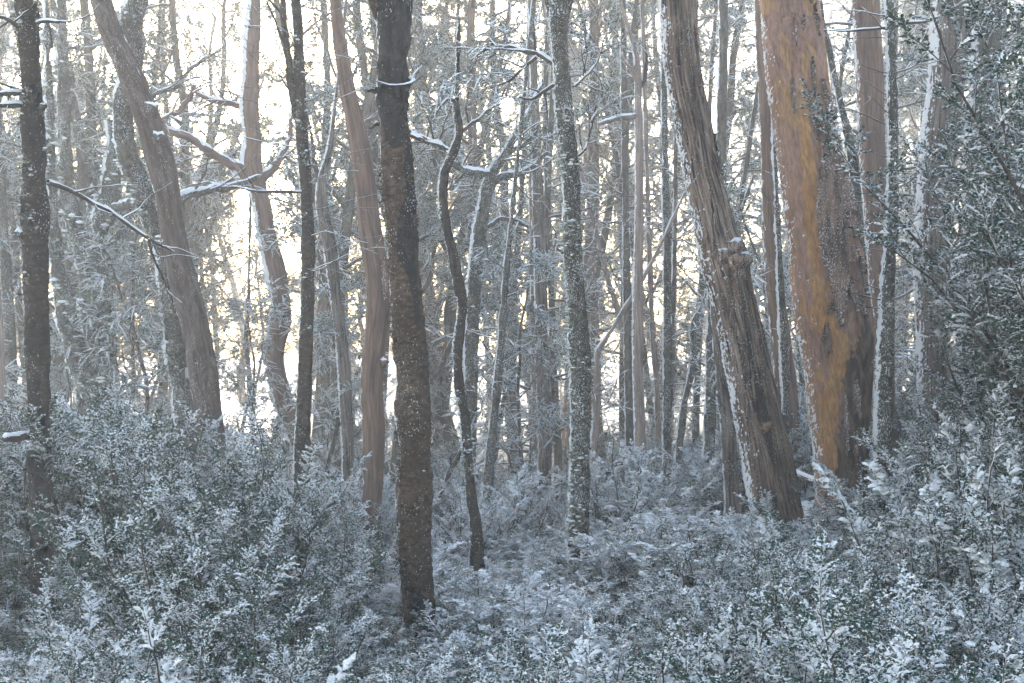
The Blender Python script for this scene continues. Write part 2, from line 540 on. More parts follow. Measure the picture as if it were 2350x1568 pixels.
_ico = {}
def ico(lod=2):
    if lod not in _ico:
        import bmesh
        bm = bmesh.new()
        bmesh.ops.create_icosphere(bm, subdivisions=lod, radius=1)
        _ico[lod] = (np.array([v.co[:] for v in bm.verts]), np.array([[v.index for v in f.verts] for f in bm.faces]))
        bm.free()
    return _ico[lod]

def snow_pads(acc, C, R, r, lod=1):
    V0, F0 = ico(lod)
    n = len(C)
    if not n:
        return
    sc = np.stack([R * r.uniform(0.9, 1.4, n), R * r.uniform(0.9, 1.4, n), R * r.uniform(0.5, 0.75, n)], -1)
    V = V0[None] * sc[:, None]
    nn = fbm((V0[None] * 1.5 + r.uniform(0, 50, (n, 1, 3))), 3, 2)[..., None]
    V = V * (0.62 + 0.8 * nn)
    V[..., 2] = np.where(V[..., 2] < 0, V[..., 2] * 0.5, V[..., 2])
    V = V + C[:, None]
    b = np.arange(n)[:, None, None] * len(V0)
    acc.add(V, (b + F0[None]).reshape(-1, 3))

def wander(r, p, d, L, n, wig, up=0.0, down=0.0):
    P = [np.array(p, float)]
    d = np.array(d, float)
    for k in range(n):
        d = nrm(d + wig * r.normal(size=3) + np.array([0, 0, up - down * k / n]))
        P.append(P[-1] + d * L / n)
    return np.array(P)

def perp(d, az):
    a = nrm(np.cross(d, np.array([0.3, 0.2, 1.0]) if abs(d[2]) < 0.9 else np.array([1.0, 0, 0])))
    b = np.cross(d, a)
    return a * math.cos(az) + b * math.sin(az)

# ------------------------------------------------------------------ shrubs
def make_shrub(seed, H, stems, nbr, ntw, K, ll, spread=0.5, snow=0.6, pads=40, twl=0.13, brl=0.42, up=0.10, leafm='leaf', tw_rad=0.013, rise=0.55, lw=0.32, rings=6, arc=5, dome=True, heavy=0.0):
    r = np.random.default_rng(seed)
    wood, lv, sn = Acc(), Acc(), Acc()
    TP, TD, TL, TB = [], [], [], []
    pad = []
    for k in range(stems):
        az = 2 * math.pi * (k + r.uniform(-0.3, 0.3)) / stems
        out = spread * r.uniform(0.5, 1.2)
        d = nrm(np.array([math.cos(az) * out, math.sin(az) * out, 1.0]))
        L = H * r.uniform(0.75, 1.08) / max(0.6, d[2])
        P = wander(r, [math.cos(az) * 0.05, math.sin(az) * 0.05, -0.1], d, L, 9, 0.10, 0.03)
        tube(wood, P, np.linspace(0.007 + 0.0055 * H, 0.004, len(P)), 5)
        for b in range(nbr):
            s = 0.16 + 0.84 * (b + r.uniform(0, 1)) / nbr
            i = min(int(s * 9), 8)
            p = P[i] + (P[i + 1] - P[i]) * (s * 9 - i)
            dst = nrm(P[i + 1] - P[i])
            ba = az + b * 2.4 + r.uniform(-0.5, 0.5)
            o = np.array([math.cos(ba), math.sin(ba), 0])
            e = rise * r.uniform(0.4, 1.4) + 0.5 * s * s
            bd = nrm(o + np.array([0, 0, e]) + dst * 0.3)
            bl = brl * r.uniform(0.6, 1.25) * (1.15 - 0.55 * s)
            if s > 0.93:
                bd = nrm(dst + 0.3 * o)
            Q = wander(r, p, bd, bl, 6, 0.09, up, 0.26)
            bload = float(r.choice([0.03, 0.12, 0.45, 0.8, 1.0], p=[0.26, 0.22, 0.2, 0.2, 0.12]))
            tube(wood, Q, np.linspace(0.0042, 0.0014, len(Q)), 3)
            for q in range(ntw):
                u = 0.18 + 0.82 * (q + 0.5) / ntw
                j = min(int(u * 6), 5)
                c = Q[j] + (Q[j + 1] - Q[j]) * (u * 6 - j)
                dq = nrm(Q[j + 1] - Q[j])
                side = nrm(np.cross(dq, np.array([0, 0, 1.0]) + 0.3 * r.normal(size=3))) * (1 if q % 2 else -1)
                td = nrm(dq * 0.75 + side * (0.85 if q < ntw - 1 else 0.05) + np.array([0, 0, 0.14]) + 0.1 * r.normal(size=3))
                TP.append(c); TD.append(td); TL.append(twl * r.uniform(0.6, 1.25) * (1.2 - 0.5 * u)); TB.append(bload)
            if bload > 0.7 and s > 0.35 and bd[2] < 0.72 and r.random() < pads / (stems * nbr) * 4:
                pk = int(r.integers(2, 5))
                for u in np.linspace(pk, 6, 15):
                    j = min(int(u), 5)
                    pad.append(Q[j] + (Q[j + 1] - Q[j]) * (u - j) + r.normal(size=3) * np.array([0.014, 0.014, 0.004]) + np.array([0, 0, 0.006]))
    TP, TD, TL = np.array(TP), np.array(TD), np.array(TL)
    dr = r.uniform(0.05, 0.30, len(TP))
    twig_wood(wood, TP, TD, TL, dr, 0.0016)
    rad = np.hypot(TP[:, 0], TP[:, 1])
    open_ = np.clip(sstep(0.25, 0.95, TP[:, 2] / H * 0.8 + 0.45 * rad / (rad.max() + 0.01)), 0.03, 1)   # inner and lower sprays are sheltered
    load = np.clip(np.array(TB) * 1.15 * open_ + heavy * open_, 0, 1)                                      # each spray carries its own load
    leaves(lv, sn, TP, TD, TL, dr, K, ll, lw, snow * 1.5 * np.repeat(load, 2 * K) + 0.05, r, dome=dome)
    keep = r.random(len(TP)) < 0.05 + 0.95 * load
    twig_snow(sn, TP[keep], TD[keep], TL[keep], dr[keep], tw_rad * (0.6 + 0.75 * load[keep])[:, None, None], r, rings, arc)
    if pad:
        pad = np.array(pad)
        snow_pads(sn, pad + np.array([0, 0, 0.01]), r.uniform(0.012, 0.030, len(pad)), r)
    return (wood.mesh('stem', M['stem']), lv.mesh('foliage', M[leafm], smooth=False, bark=False), sn.mesh('snow', M['snow'], bark=False), H)

# ------------------------------------------------------------------ forest trees
def make_tree(seed, H, r0, limb_lo, nl, limb_len, wig=0.10, sub=6, tw=9, K=5, ll=0.05, twl=0.34, snow=0.85, mat='far', lean=0.0, leafy=1.0, elev=(0.15, 0.8), twisty=0.22, top_r=0.25):
    r = np.random.default_rng(seed)
    trunk, lv, sn = Acc(), Acc(), Acc()
    la = r.uniform(0, 2 * math.pi)
    P = wander(r, [0, 0, -0.5], nrm(np.array([lean * math.cos(la), lean * math.sin(la), 1.0])), H + 0.5, 12, wig, 0.12)
    P, _ = catmull(P, 60)
    s = np.linspace(0, 1, 60)
    R = r0 * ((1 - s) * (1 - top_r) + top_r) * (1 + 0.45 * np.exp(-s * 16)) * (1 + 0.12 * (fbm(np.stack([s * 14 + seed, s * 0, s * 0], -1), seed) - 0.5))
    tube(trunk, P, R, 14, seed, wob=0.10)
    TP, TD, TL = [], [], []
    for k in range(nl):
        h = limb_lo + (1 - limb_lo) * (k + r.uniform(0, 0.9)) / nl
        i = min(int(h * 59), 58)
        az = k * 2.4 + r.uniform(-0.6, 0.6)
        e = r.uniform(*elev)
        d = nrm(np.array([math.cos(az), math.sin(az), e]))
        L = limb_len * r.uniform(0.55, 1.2) * (1.15 - 0.6 * h)
        Q = wander(r, P[i], d, L, 8, twisty, 0.05)
        Q, _ = catmull(Q, 17)
        rl = min(R[i] * 0.5, 0.016 + 0.016 * L)
        tube(trunk, Q, np.linspace(rl, rl * 0.25, 17), 6, off=k)
        for b in range(sub):
            u = 0.25 + 0.75 * (b + 0.6) / sub
            j = min(int(u * 16), 15)
            dd = nrm(Q[j + 1] - Q[j])
            bd = nrm(dd * 0.7 + perp(dd, r.uniform(0, 6.28)) * 0.9 + np.array([0, 0, 0.1]))
            bl = L * r.uniform(0.22, 0.45)
            W = wander(r, Q[j], bd, bl, 5, twisty * 1.3, 0.04, 0.1)
            tube(trunk, W, np.linspace(rl * 0.35, rl * 0.12, 6), 3, off=b)
            for t in range(tw):
                v = 0.42 + 0.58 * (t + 0.6) / tw
                jj = min(int(v * 5), 4)
                c = W[jj] + (W[jj + 1] - W[jj]) * (v * 5 - jj)
                dw = nrm(W[jj + 1] - W[jj])
                td = nrm(dw * 0.7 + perp(dw, r.uniform(0, 6.28)) * 0.8 + np.array([0, 0, 0.05]))
                TP.append(c); TD.append(td); TL.append(twl * r.uniform(0.5, 1.3))
    TP, TD, TL = np.array(TP), np.array(TD), np.array(TL)
    dr = r.uniform(0.0, 0.35, len(TP))
    twig_wood(trunk, TP, TD, TL, dr, 0.0045, 2)
    tm = trunk.mesh('trunk', M[mat])
    parts = [('trunk', tm)]
    if leafy > 0:
        k = r.random(len(TP)) < leafy
        leaves(lv, sn, TP[k], TD[k], TL[k], dr[k], K, ll, 0.30, snow, r, dome=False)
        parts.append(('crown', lv.mesh('crown', M['leaf_far'], smooth=False, bark=False)))
    twig_snow(sn, TP, TD, TL, dr, 0.016, r, 3, 3)
    parts.append(('snow', sn.mesh('snow', M['snow'], bark=False)))
    return parts, H

# ------------------------------------------------------------------ hero trees traced as 3D trunks with their own distance
HEROES = []
class Hero:
    def __init__(s, name, label, cat, d, pts, mat, phrase=None, ns=36, ring=0.02, disp=None, top=3.0, dz=None, flare=0.0, masks=None, seed=1, ext=0.0):
        s.d, s.seed, s.name = d, seed, name
        w = np.array(pts, float)
        dd = np.full(len(w), float(d)) if dz is None else d + np.interp(w[:, 1], [0, 784, 1568], dz)
        P3 = np.stack([(w[:, 0] - CX) / F * dd, dd, CAM + (CY - w[:, 1]) / F * dd, w[:, 2] * 0.5 / F * dd], -1)
        P3 = P3[::-1]                                                   # bottom to top
        b = P3[0].copy()
        gz = float(ground_z(b[0], b[1]))
        if gz - 0.35 < b[2] - 0.05:
            sl = (P3[0] - P3[1]) / max(1e-3, P3[1][2] - P3[0][2])
            k = b[2] - (gz - 0.35)
            nb = b + np.array([sl[0] * k * 0.6, sl[1] * k * 0.6, -k, 0])
            nb[3] = b[3] * (1.0 + flare)
            P3 = np.vstack([nb, P3])
        if top > 0:
            t = P3[-1] - P3[-2]
            t = t / max(1e-3, t[2])
            P3 = np.vstack([P3, P3[-1] + np.array([t[0] * top * 0.5, t[1] * top * 0.5, top * 0.5, -P3[-1][3] * 0.12]),
                            P3[-1] + np.array([t[0] * top * 0.9, t[1] * top * 0.9, top, -P3[-1][3] * 0.45])])
        L = np.linalg.norm(np.diff(P3[:, :3], axis=0), axis=1).sum()
        n = int(L / ring)
        Q, v = catmull(P3, n)
        s.C, s.R, s.v = Q[:, :3], np.maximum(Q[:, 3], 0.004), v
        s.R = s.R * (1 + 0.45 * np.exp(-np.clip(s.C[:, 2] - float(ground_z(s.C[0][0], s.C[0][1])), -0.1, 9) / 0.24))   # root flare
        s.T = nrm(np.gradient(s.C, axis=0))
        s.E1 = nrm(np.array([1.0, 0, 0]) - s.T * s.T[:, :1])
        s.E2 = np.cross(s.T, s.E1)
        s.base = np.array([s.C[0][0], s.C[0][1], float(ground_z(s.C[0][0], s.C[0][1]))])
        s.py = CY - (s.C[:, 2] - CAM) * F / s.C[:, 1]                      # picture row of each ring, used only to look up hand measured outlines
        s.root = thing(name, label, cat, s.base)
        s.phrase = phrase or label
        s.short = phrase is not None
        s.ns = ns
        th = np.linspace(0, 2 * np.pi, ns, endpoint=False)
        s.th = th
        c, sn = np.cos(th)[None], np.sin(th)[None]
        s.bark = np.stack([c * s.R[:, None], sn * s.R[:, None], np.broadcast_to(v[:, None], (n, ns))], -1)
        s.nrm = s.E1[:, None] * c[..., None] + s.E2[:, None] * sn[..., None]
        s.DR = np.zeros((n, ns)) if disp is None else disp(s.bark, s)
        s.V = s.C[:, None] + s.nrm * (s.R[:, None] + s.DR)[..., None]
        attrs = {'bark_co': s.bark.reshape(-1, 3)}
        if masks:
            px = CX + (s.C[:, None, 0] + s.R[:, None] * c) * F / s.C[:, None, 1]
            for k, fn in masks.items():
                attrs[k] = fn(s, px, np.broadcast_to(s.py[:, None], px.shape), th).reshape(-1)
        me = mk_mesh('trunk', (s.V - s.base).reshape(-1, 3), [grid_faces(n, ns)], M[mat], attrs)
        s.trunk = link('trunk', me, s.root)
        HEROES.append(s)
    def row(s, py):
        return int(np.clip(np.argmin(np.abs(s.py - py)), 1, len(s.C) - 2))
    def crust(s, amp=0.02, thr=0.45, scale=(14, 14, 6), parent=None):
        c = (s.nrm * WIND).sum(-1)
        nz = fbm(s.bark * np.array(scale), s.seed + 9, 4)
        nf = fbm(s.bark * np.array([85, 85, 50.0]), s.seed + 19, 2)
        t = (c - thr - 0.06) * 2.0 + (nz - 0.5) * 1.1 + (nf - 0.5) * 1.5
        t = np.clip(t, -0.6, 0.7) * amp * 2
        V = s.V + s.nrm * t[..., None]
        f = grid_faces(len(s.C), s.ns)
        keep = (t.reshape(-1)[f] > -0.002).any(1)
        f = f[keep]
        if not len(f):
            return
        u, inv = np.unique(f, return_inverse=True)
        me = mk_mesh('snow_crust', (V.reshape(-1, 3)[u] - s.base), [inv.reshape(-1, 4)], M['crust'])
        link('snow_crust', me, s.root, 'stuff')
    def grains(s, n, size, thr=0.5, spread=0.35):
        """loose lumps of blown snow caught in the bark of the windward side"""
        r = np.random.default_rng(s.seed + 900)
        i, j = r.integers(0, len(s.C), n * 6), r.integers(0, s.ns, n * 6)
        c = (s.nrm[i, j] * WIND).sum(-1)
        q = (c - thr) / spread + (fbm(s.bark[i, j] * np.array([18, 18, 7.0]), s.seed + 9, 3) - 0.5) * 3
        k = np.where(r.random(len(i)) < np.clip(q, 0.004, 1) ** 1.5)[0][:n]
        i, j = i[k], j[k]
        m = len(i)
        O = np.array([[1, 0, 0], [0, 1, 0], [-1, 0, 0], [0, -1, 0], [0, 0, 1], [0, 0, -1.0]])
        FO = np.array([[0, 1, 4], [1, 2, 4], [2, 3, 4], [3, 0, 4], [1, 0, 5], [2, 1, 5], [3, 2, 5], [0, 3, 5]])
        V = O[None] * (size * r.uniform(0.35, 1.2, m))[:, None, None] * r.uniform(0.6, 1.3, (m, 6, 1)) * np.array([1, 1, 1.5])
        V = V + (s.V[i, j] - s.base)[:, None]
        a = Acc()
        a.add(V, (np.arange(m)[:, None, None] * 6 + FO[None]).reshape(-1, 3))
        link('snow_grain', a.mesh('snow_grain', M['snow'], bark=False), s.root, 'stuff')
    def tufts(s, n, size, mat='lichen', name='lichen', cl=9, lift=0.6, wind=0.3, rows=None, thr=0.5, snow=0.4):
        r = np.random.default_rng(s.seed + 77)
        lo, hi = (0, len(s.C)) if rows is None else sorted((s.row(rows[0]), s.row(rows[1])))
        i = r.integers(lo, hi, n * 4)
        j = r.integers(0, s.ns, n * 4)
        pr = fbm(s.bark[i, j] * np.array([7, 7, 5.0]), s.seed + 3, 3) + wind * 0.25 * (s.nrm[i, j] * WIND).sum(-1)
        k = np.argsort(-pr + r.normal(size=len(pr)) * 0.05)[:n]
        i, j = i[k], j[k]
        c = np.repeat(s.V[i, j], cl, 0)
        nn = np.repeat(s.nrm[i, j], cl, 0)
        m = len(c)
        sz = (size * r.uniform(0.4, 1.3, m))[:, None]
        c = c + r.normal(size=(m, 3)) * size * 0.9
        a = nrm(nn * lift + r.normal(size=(m, 3)) * 0.8)
        sd = nrm(np.cross(a, r.normal(size=(m, 3))))
        V = np.stack([c - a * sz * 0.3, c + sd * sz * 0.55, c + a * sz, c - sd * sz * 0.5], 1) - s.base
        b = np.arange(m)[:, None] * 4
        Fq = np.concatenate([b + np.array([0, 1, 2]), b + np.array([0, 2, 3])])
        acc = Acc()
        acc.add(V, Fq)
        link(name, acc.mesh(name, M[mat], smooth=False, bark=False), s.root, 'stuff')
        if snow > 0:
            q = r.random(n) < snow
            cs = s.V[i, j][q] + s.nrm[i, j][q] * size * 0.7 + np.array([0, 0, size * 0.5]) - s.base
            a2 = Acc()
            snow_pads(a2, cs, size * r.uniform(0.5, 1.25, len(cs)), r)
            link('snow', a2.mesh('snow', M['snow'], bark=False), s.root, 'stuff')
    def branch(s, pts, mat='twig', dd=0.0, ns=8, name='branch', snow=True, subs=0, sublen=0.35, wig=0.15, seed=None, twigs=0, leafy=0, ll=0.03, twl=0.16):
        """limb through picture points (x, y, width) at this tree's distance, drifting dd metres in depth"""
        r = np.random.default_rng(s.seed * 31 + len(s.root.children) if seed is None else seed)
        w = np.array(pts, float)
        d = s.d + np.linspace(0, 1, len(w)) * dd
        P = np.stack([(w[:, 0] - CX) / F * d, d, CAM + (CY - w[:, 1]) / F * d, w[:, 2] * 0.5 / F * d], -1)
        return s.branch3(P, mat, ns, name, snow, subs, sublen, wig, r, twigs, leafy, ll, twl)
    def branch3(s, P, mat, ns, name, snow, subs, sublen, wig, r, twigs=0, leafy=0, ll=0.03, twl=0.16):
        L = np.linalg.norm(np.diff(P[:, :3], axis=0), axis=1).sum()
        Q, _ = catmull(P, max(8, int(L / 0.05)))
        C, R = Q[:, :3] - s.base, np.maximum(Q[:, 3], 0.0016)
        C = C + (fbm(np.stack([np.arange(len(C)) * 0.35, np.zeros(len(C)), np.zeros(len(C))], -1)[:, None] + np.array([[[0, 0, 0], [9, 3, 1], [4, 8, 20.0]]]) + r.uniform(0, 90), 2, 2) - 0.5) * (np.minimum(0.06, R * 1.6 + 0.01)[:, None])
        acc, sn, lv = Acc(), Acc(), Acc()
        tube(acc, C, R, ns, int(r.integers(99)), wob=0.12)
        lines = [(C, R)]
        TP, TD, TL = [], [], []
        for k in range(subs):
            i = int((0.15 + 0.85 * (k + r.uniform(0, 0.9)) / subs) * (len(C) - 2))
            dd = nrm(C[i + 1] - C[i])
            bd = nrm(dd * 0.6 + perp(dd, r.uniform(0, 6.28)) * 0.8 + np.array([0, 0, 0.15]))
            W = wander(r, C[i], bd, sublen * r.uniform(0.4, 1.4), 8, wig, 0.03)
            W, _ = catmull(W, 16)
            RW = np.linspace(max(0.0022, min(R[i] * 0.5, 0.02)), 0.0014, 16)
            tube(acc, W, RW, 5)
            lines.append((W, RW))
            for t in range(twigs):
                j = r.integers(3, 15)
                dw = nrm(W[j + 1] - W[j]) if j < 15 else nrm(W[j] - W[j - 1])
                TP.append(W[j]); TD.append(nrm(dw * 0.7 + perp(dw, r.uniform(0, 6.28)) * 0.8)); TL.append(twl * r.uniform(0.5, 1.5))
        o = link(name, None, s.root) if False else None
        if TP:
            TP, TD, TL = np.array(TP), np.array(TD), np.array(TL)
            dr = r.uniform(0, 0.3, len(TP))
            twig_wood(acc, TP, TD, TL, dr, 0.003)
            twig_snow(sn, TP, TD, TL, dr, 0.011, r, 4, 4)
            if leafy:
                leaves(lv, sn, TP, TD, TL, dr, leafy, ll, 0.30, 0.6, r, dome=False)
        o = link(name, acc.mesh(name, M[mat]), s.root)
        if snow:
            for W, RW in lines:
                T = nrm(np.gradient(W, axis=0))
                hz = np.sqrt(np.clip(1 - T[:, 2] ** 2, 0, 1))
                nz = fbm(np.stack([np.arange(len(W)) * 0.3 + r.uniform(0, 99), W[:, 0] * 0, W[:, 0] * 0], -1), 4, 2)
                rs = RW * 0.85 * sstep(0.35, 0.9, hz * 0.8 + (nz - 0.5) * 1.4) + 0.0003
                Cn = W + np.array([0, 0, 1.0]) * (RW * 0.5 + 0.001)[:, None]
                tube(sn, Cn, rs + np.minimum(0.003, RW * 0.25) * sstep(0.5, 0.9, hz), 6, wob=0.15)
        if sn.V:
            link('snow', sn.mesh('snow', M['snow'], bark=False), o, 'stuff')
        if lv.V:
            link('foliage', lv.mesh('foliage', M['leaf_far'], smooth=False, bark=False), o, 'stuff')
        return o
    def twigs(s, n, rows, length, rad=0.006, droop=0.2, az=None, forks=3, name='twig', mat='twig', el=0.25, twigs=0):
        r = np.random.default_rng(s.seed + 500)
        for k in range(n):
            i = s.row(rows[0] + (rows[1] - rows[0]) * (k + r.uniform(0, 1)) / n)
            a = r.uniform(0, 2 * math.pi) if az is None else az[k % len(az)] + r.uniform(-0.5, 0.5)
            d = np.array([math.cos(a), math.sin(a), el + r.uniform(-0.25, 0.3)])
            L = length * r.uniform(0.35, 1.25)
            W = wander(r, s.C[i] + d * s.R[i] * 0.7, d, L, 9, 0.09, 0.03, droop)
            RR = np.linspace(rad * r.uniform(0.7, 1.2), 0.0015, len(W))
            P = np.concatenate([W, RR[:, None]], 1)
            s.branch3(P, mat, 5, name, r.random() < 0.35, forks if L > 0.25 else 0, L * 0.4, 0.12, r, twigs)
    def point(s, px, py, off=0.0):
        i = s.row(py)
        cx = CX + s.C[i, 0] * F / s.C[i, 1]
        q = np.clip((px - cx) / F * s.C[i, 1] / s.R[i], -0.985, 0.985)
        th = -math.acos(q)
        j = int(round(th / (2 * math.pi) * s.ns)) % s.ns
        n = s.E1[i] * math.cos(th) + s.E2[i] * math.sin(th)
        return s.C[i] + n * (s.R[i] + s.DR[i, j] + off), n, i
    def strip(s, rows, lift=0.012, curl=0.02, thick=0.004, mat='slab', name='bark_strip', tipcurl=0.0, label=None, nr=26, nc=9):
        """a loose piece of bark: rows of (y, x left, x right) on the trunk, edges curling away"""
        w = np.array(rows, float)
        py = np.linspace(w[0, 0], w[-1, 0], nr)
        xl, xr = np.interp(py, w[:, 0], w[:, 1]), np.interp(py, w[:, 0], w[:, 2])
        r = np.random.default_rng(int(w[0, 0] * 7 + w[0, 1]))
        e = np.linspace(-1, 1, nc)
        out, inn, B = [], [], []
        for a in range(nr):
            u = a / (nr - 1)
            jit = r.normal() * 1.0
            for k in range(nc):
                x = xl[a] + (xr[a] - xl[a]) * (e[k] * 0.5 + 0.5) + jit
                bow = curl * (abs(e[k]) ** 2.2) * (0.5 + 0.8 * vnoise(np.array([u * 5, e[k] * 1.2, w[0, 1]]), 4)) + tipcurl * u ** 3
                rgh = 0.010 * (fbm(np.array([x * 0.12, py[a] * 0.04, 1.0]), 8, 3) - 0.5)
                p, n, i = s.point(x, py[a], lift + bow + rgh)
                out.append(p); inn.append(p - n * thick)
                B.append((x * 0.004, 0.1, s.v[i]))
        out, inn = np.array(out) - s.base, np.array(inn) - s.base
        g = grid_faces(nr, nc, False)
        n0 = nr * nc
        bd = [k for k in range(nc - 1)] + [(k + 1) * nc - 1 for k in range(nr - 1)] + [n0 - 1 - k for k in range(nc - 1)] + [(nr - 1 - k) * nc for k in range(nr - 1)]
        side = np.array([[bd[k], bd[(k + 1) % len(bd)], bd[(k + 1) % len(bd)] + n0, bd[k] + n0] for k in range(len(bd))])
        acc = Acc()
        acc.add(np.vstack([out, inn]), [np.vstack([g[:, ::-1], g + n0, side])], np.vstack([B, B]))
        o = link(name, acc.mesh(name, M[mat], smooth=False), s.trunk)
        if label:
            o['label'] = label
        return o
    def knob(s, px, py, R, out=0.5, name='knot', mat='knot', squash=1.0, parent=None):
        V0, F0 = ico()
        p, n, i = s.point(px, py, 0)
        nz = fbm(V0 * 2.2 + px, 5, 3)[:, None]
        V = V0 * R * (0.30 + 1.4 * nz) * np.array([1, 1, squash])
        V = V + p + n * R * (out - 0.5) - s.base
        me = mk_mesh(name, V, [F0], M[mat], {'bark_co': V0 * R})
        link(name, me, s.trunk)

def d_fib(amp, f=60, fv=2.4, lump=0.06):
    def g(B, s):
        a = fbm(B * np.array([f, f, fv]), s.seed, 3)
        b = 1 - np.abs(2 * fbm(B * np.array([f * 0.55, f * 0.55, fv * 0.7]), s.seed + 5, 2) - 1)
        c = fbm(B * np.array([4, 4, 1.8]), s.seed + 8, 2) - 0.5
        return amp * ((a - 0.5) * 2 + (b - 0.7) * 1.4) + c * lump
    return g
def d_rough(amp, f=28, fv=34, lump=0.03):
    def g(B, s):
        return amp * (fbm(B * np.array([f, f, fv]), s.seed, 4) - 0.5) * 2 + lump * (fbm(B * np.array([5, 5, 4.0]), s.seed + 4, 2) - 0.5)
    return g
def d_smooth(lump):
    def g(B, s):
        return lump * (fbm(B * np.array([3, 3, 1.6]), s.seed, 2) - 0.5)
    return g

exec_heroes = True

def rows_mask(rows, soft=1.0, namp=0.35, front=True):
    w = np.array(rows, float)
    def fn(s, px, py, th):
        c = np.interp(py, w[:, 0], w[:, 1])
        h = np.interp(py, w[:, 0], w[:, 2])
        m = 1 - np.abs(px - c) / np.maximum(h, 1e-3) * 0.5
        m = np.where((py < w[0, 0]) | (py > w[-1, 0]), 0, m)
        n = fbm(s.bark * np.array([14, 14, 3.0]), s.seed + 2, 3) - 0.5
        m = np.clip(m + n * namp, 0, 1)
        if front:
            m = np.where(np.sin(th)[None] < 0.15, m, 0)
        return m
    return fn

# ---- the charred tree at the left
t1 = Hero('charred_tree', 'slender charred tree with flaking bark and a long bare side branch', 'tree', 8.0,
          [(58, -12, 44), (66, 100, 44), (72, 200, 44), (76, 320, 48), (79, 430, 56), (80, 520, 62), (82, 640, 58), (84, 760, 56), (87, 880, 54), (90, 980, 48), (92, 1100, 46), (95, 1250, 46), (98, 1420, 46)],
          'charred_grey', 'the slender charred tree', ns=36, ring=0.02, disp=d_rough(0.009, 30, 40, 0.05), seed=3,
          masks={'m1': lambda s, px, py, th: np.maximum.reduce([rows_mask([(180, 92, 8), (300, 98, 12), (400, 96, 10), (470, 66, 8), (500, 66, 6)], namp=0.5)(s, px, py, th),
                                              rows_mask([(870, 82, 16), (930, 86, 22), (1000, 92, 30), (1050, 92, 30), (1080, 92, 8)], namp=0.5)(s, px, py, th), rows_mask([(1230, 92, 30), (1300, 95, 60), (1500, 98, 60)], namp=0.5)(s, px, py, th)])})
t1.grains(260, 0.007, 0.7, 0.4); t1.crust(0.010, 0.90)
t1.tufts(200, 0.016, 'lichen', rows=(0, 900), snow=0.25)
t1.tufts(380, 0.020, 'flake', 'bark_flake', lift=0.3, cl=4, snow=0)
t1.branch([(108, 420, 14), (150, 432, 11), (240, 478, 9), (300, 520, 8), (350, 552, 7), (400, 578, 3)], dd=0.6, subs=5, sublen=0.5)
t1.branch([(340, 548, 6), (352, 590, 6), (372, 640, 5), (392, 680, 4), (400, 720, 2)], dd=0.3, subs=4, sublen=0.3)
t1.branch([(55, 60, 12), (30, 52, 10), (0, 40, 8), (-40, 38, 5)], dd=-0.4, subs=3)
t1.branch([(80, 55, 10), (110, 48, 9), (150, 52, 4)], dd=-0.3, subs=2)
t1.branch([(55, 215, 14), (25, 210, 14), (-10, 218, 12)], dd=-0.3, subs=2)
t1.branch([(58, 240, 13), (20, 242, 12), (-20, 245, 10)], dd=-0.4, subs=2)
t1.branch([(62, 1000, 20), (40, 1000, 22), (10, 1008, 16)], dd=-0.25, subs=0, ns=10)
t1.branch([(64, 1030, 5), (58, 1090, 5), (56, 1170, 3)], dd=-0.1, snow=False)
t1.knob(104, 250, 0.035, 0.5, 'burl', 'charred_grey'); t1.knob(56, 540, 0.05, 0.5, 'burl', 'mossy')

# ---- the leaning pair
t2 = Hero('leaning_tree', 'leaning smooth brown grey trunk crossing in front of a mossy one', 'tree', 13.0,
          [(228, -12, 48), (250, 60, 52), (285, 140, 56), (318, 215, 58), (345, 290, 62), (372, 380, 60), (388, 470, 58), (400, 550, 60), (418, 630, 64), (440, 710, 66), (458, 800, 66), (470, 880, 66), (480, 960, 60), (488, 1040, 60)],
          'leaning', 'the leaning brown grey trunk', ns=36, ring=0.025, disp=d_fib(0.006, 30, 3, 0.05), seed=5)
t2.crust(0.010, 0.92)
t2.knob(352, 262, 0.11, 0.4, 'burl', 'leaning'); t2.knob(372, 328, 0.09, 0.5, 'burl', 'leaning')
t2.tufts(120, 0.02, 'flake', 'bark_flake', lift=0.25, cl=3, snow=0)
t3 = Hero('mossy_tree', 'crooked mossy trunk with snowy lichen behind the leaning brown trunk', 'tree', 13.9,
          [(322, -12, 44), (302, 60, 46), (312, 110, 40), (300, 180, 40), (284, 230, 42), (284, 300, 46), (300, 370, 48), (322, 430, 50), (350, 500, 46), (375, 570, 42), (388, 650, 42), (396, 740, 44), (405, 820, 44), (420, 920, 46), (436, 1040, 46)],
          'mossy', 'the crooked mossy trunk', ns=32, ring=0.025, disp=d_rough(0.02, 22, 16, 0.06), seed=7)
t3.crust(0.03, 0.72, (9, 9, 6)); t3.tufts(420, 0.035, wind=0.6)
t3.branch([(430, 790, 6), (470, 815, 5), (520, 838, 2)], dd=-0.4, subs=2)
t3.knob(438, 862, 0.08, 0.9, 'snow_lump', 'lichen')
t3.branch([(400, 470, 24), (430, 448, 22), (480, 436, 20), (540, 425, 18), (600, 405, 12)], mat='mossy', dd=1.4, subs=4, sublen=0.7)

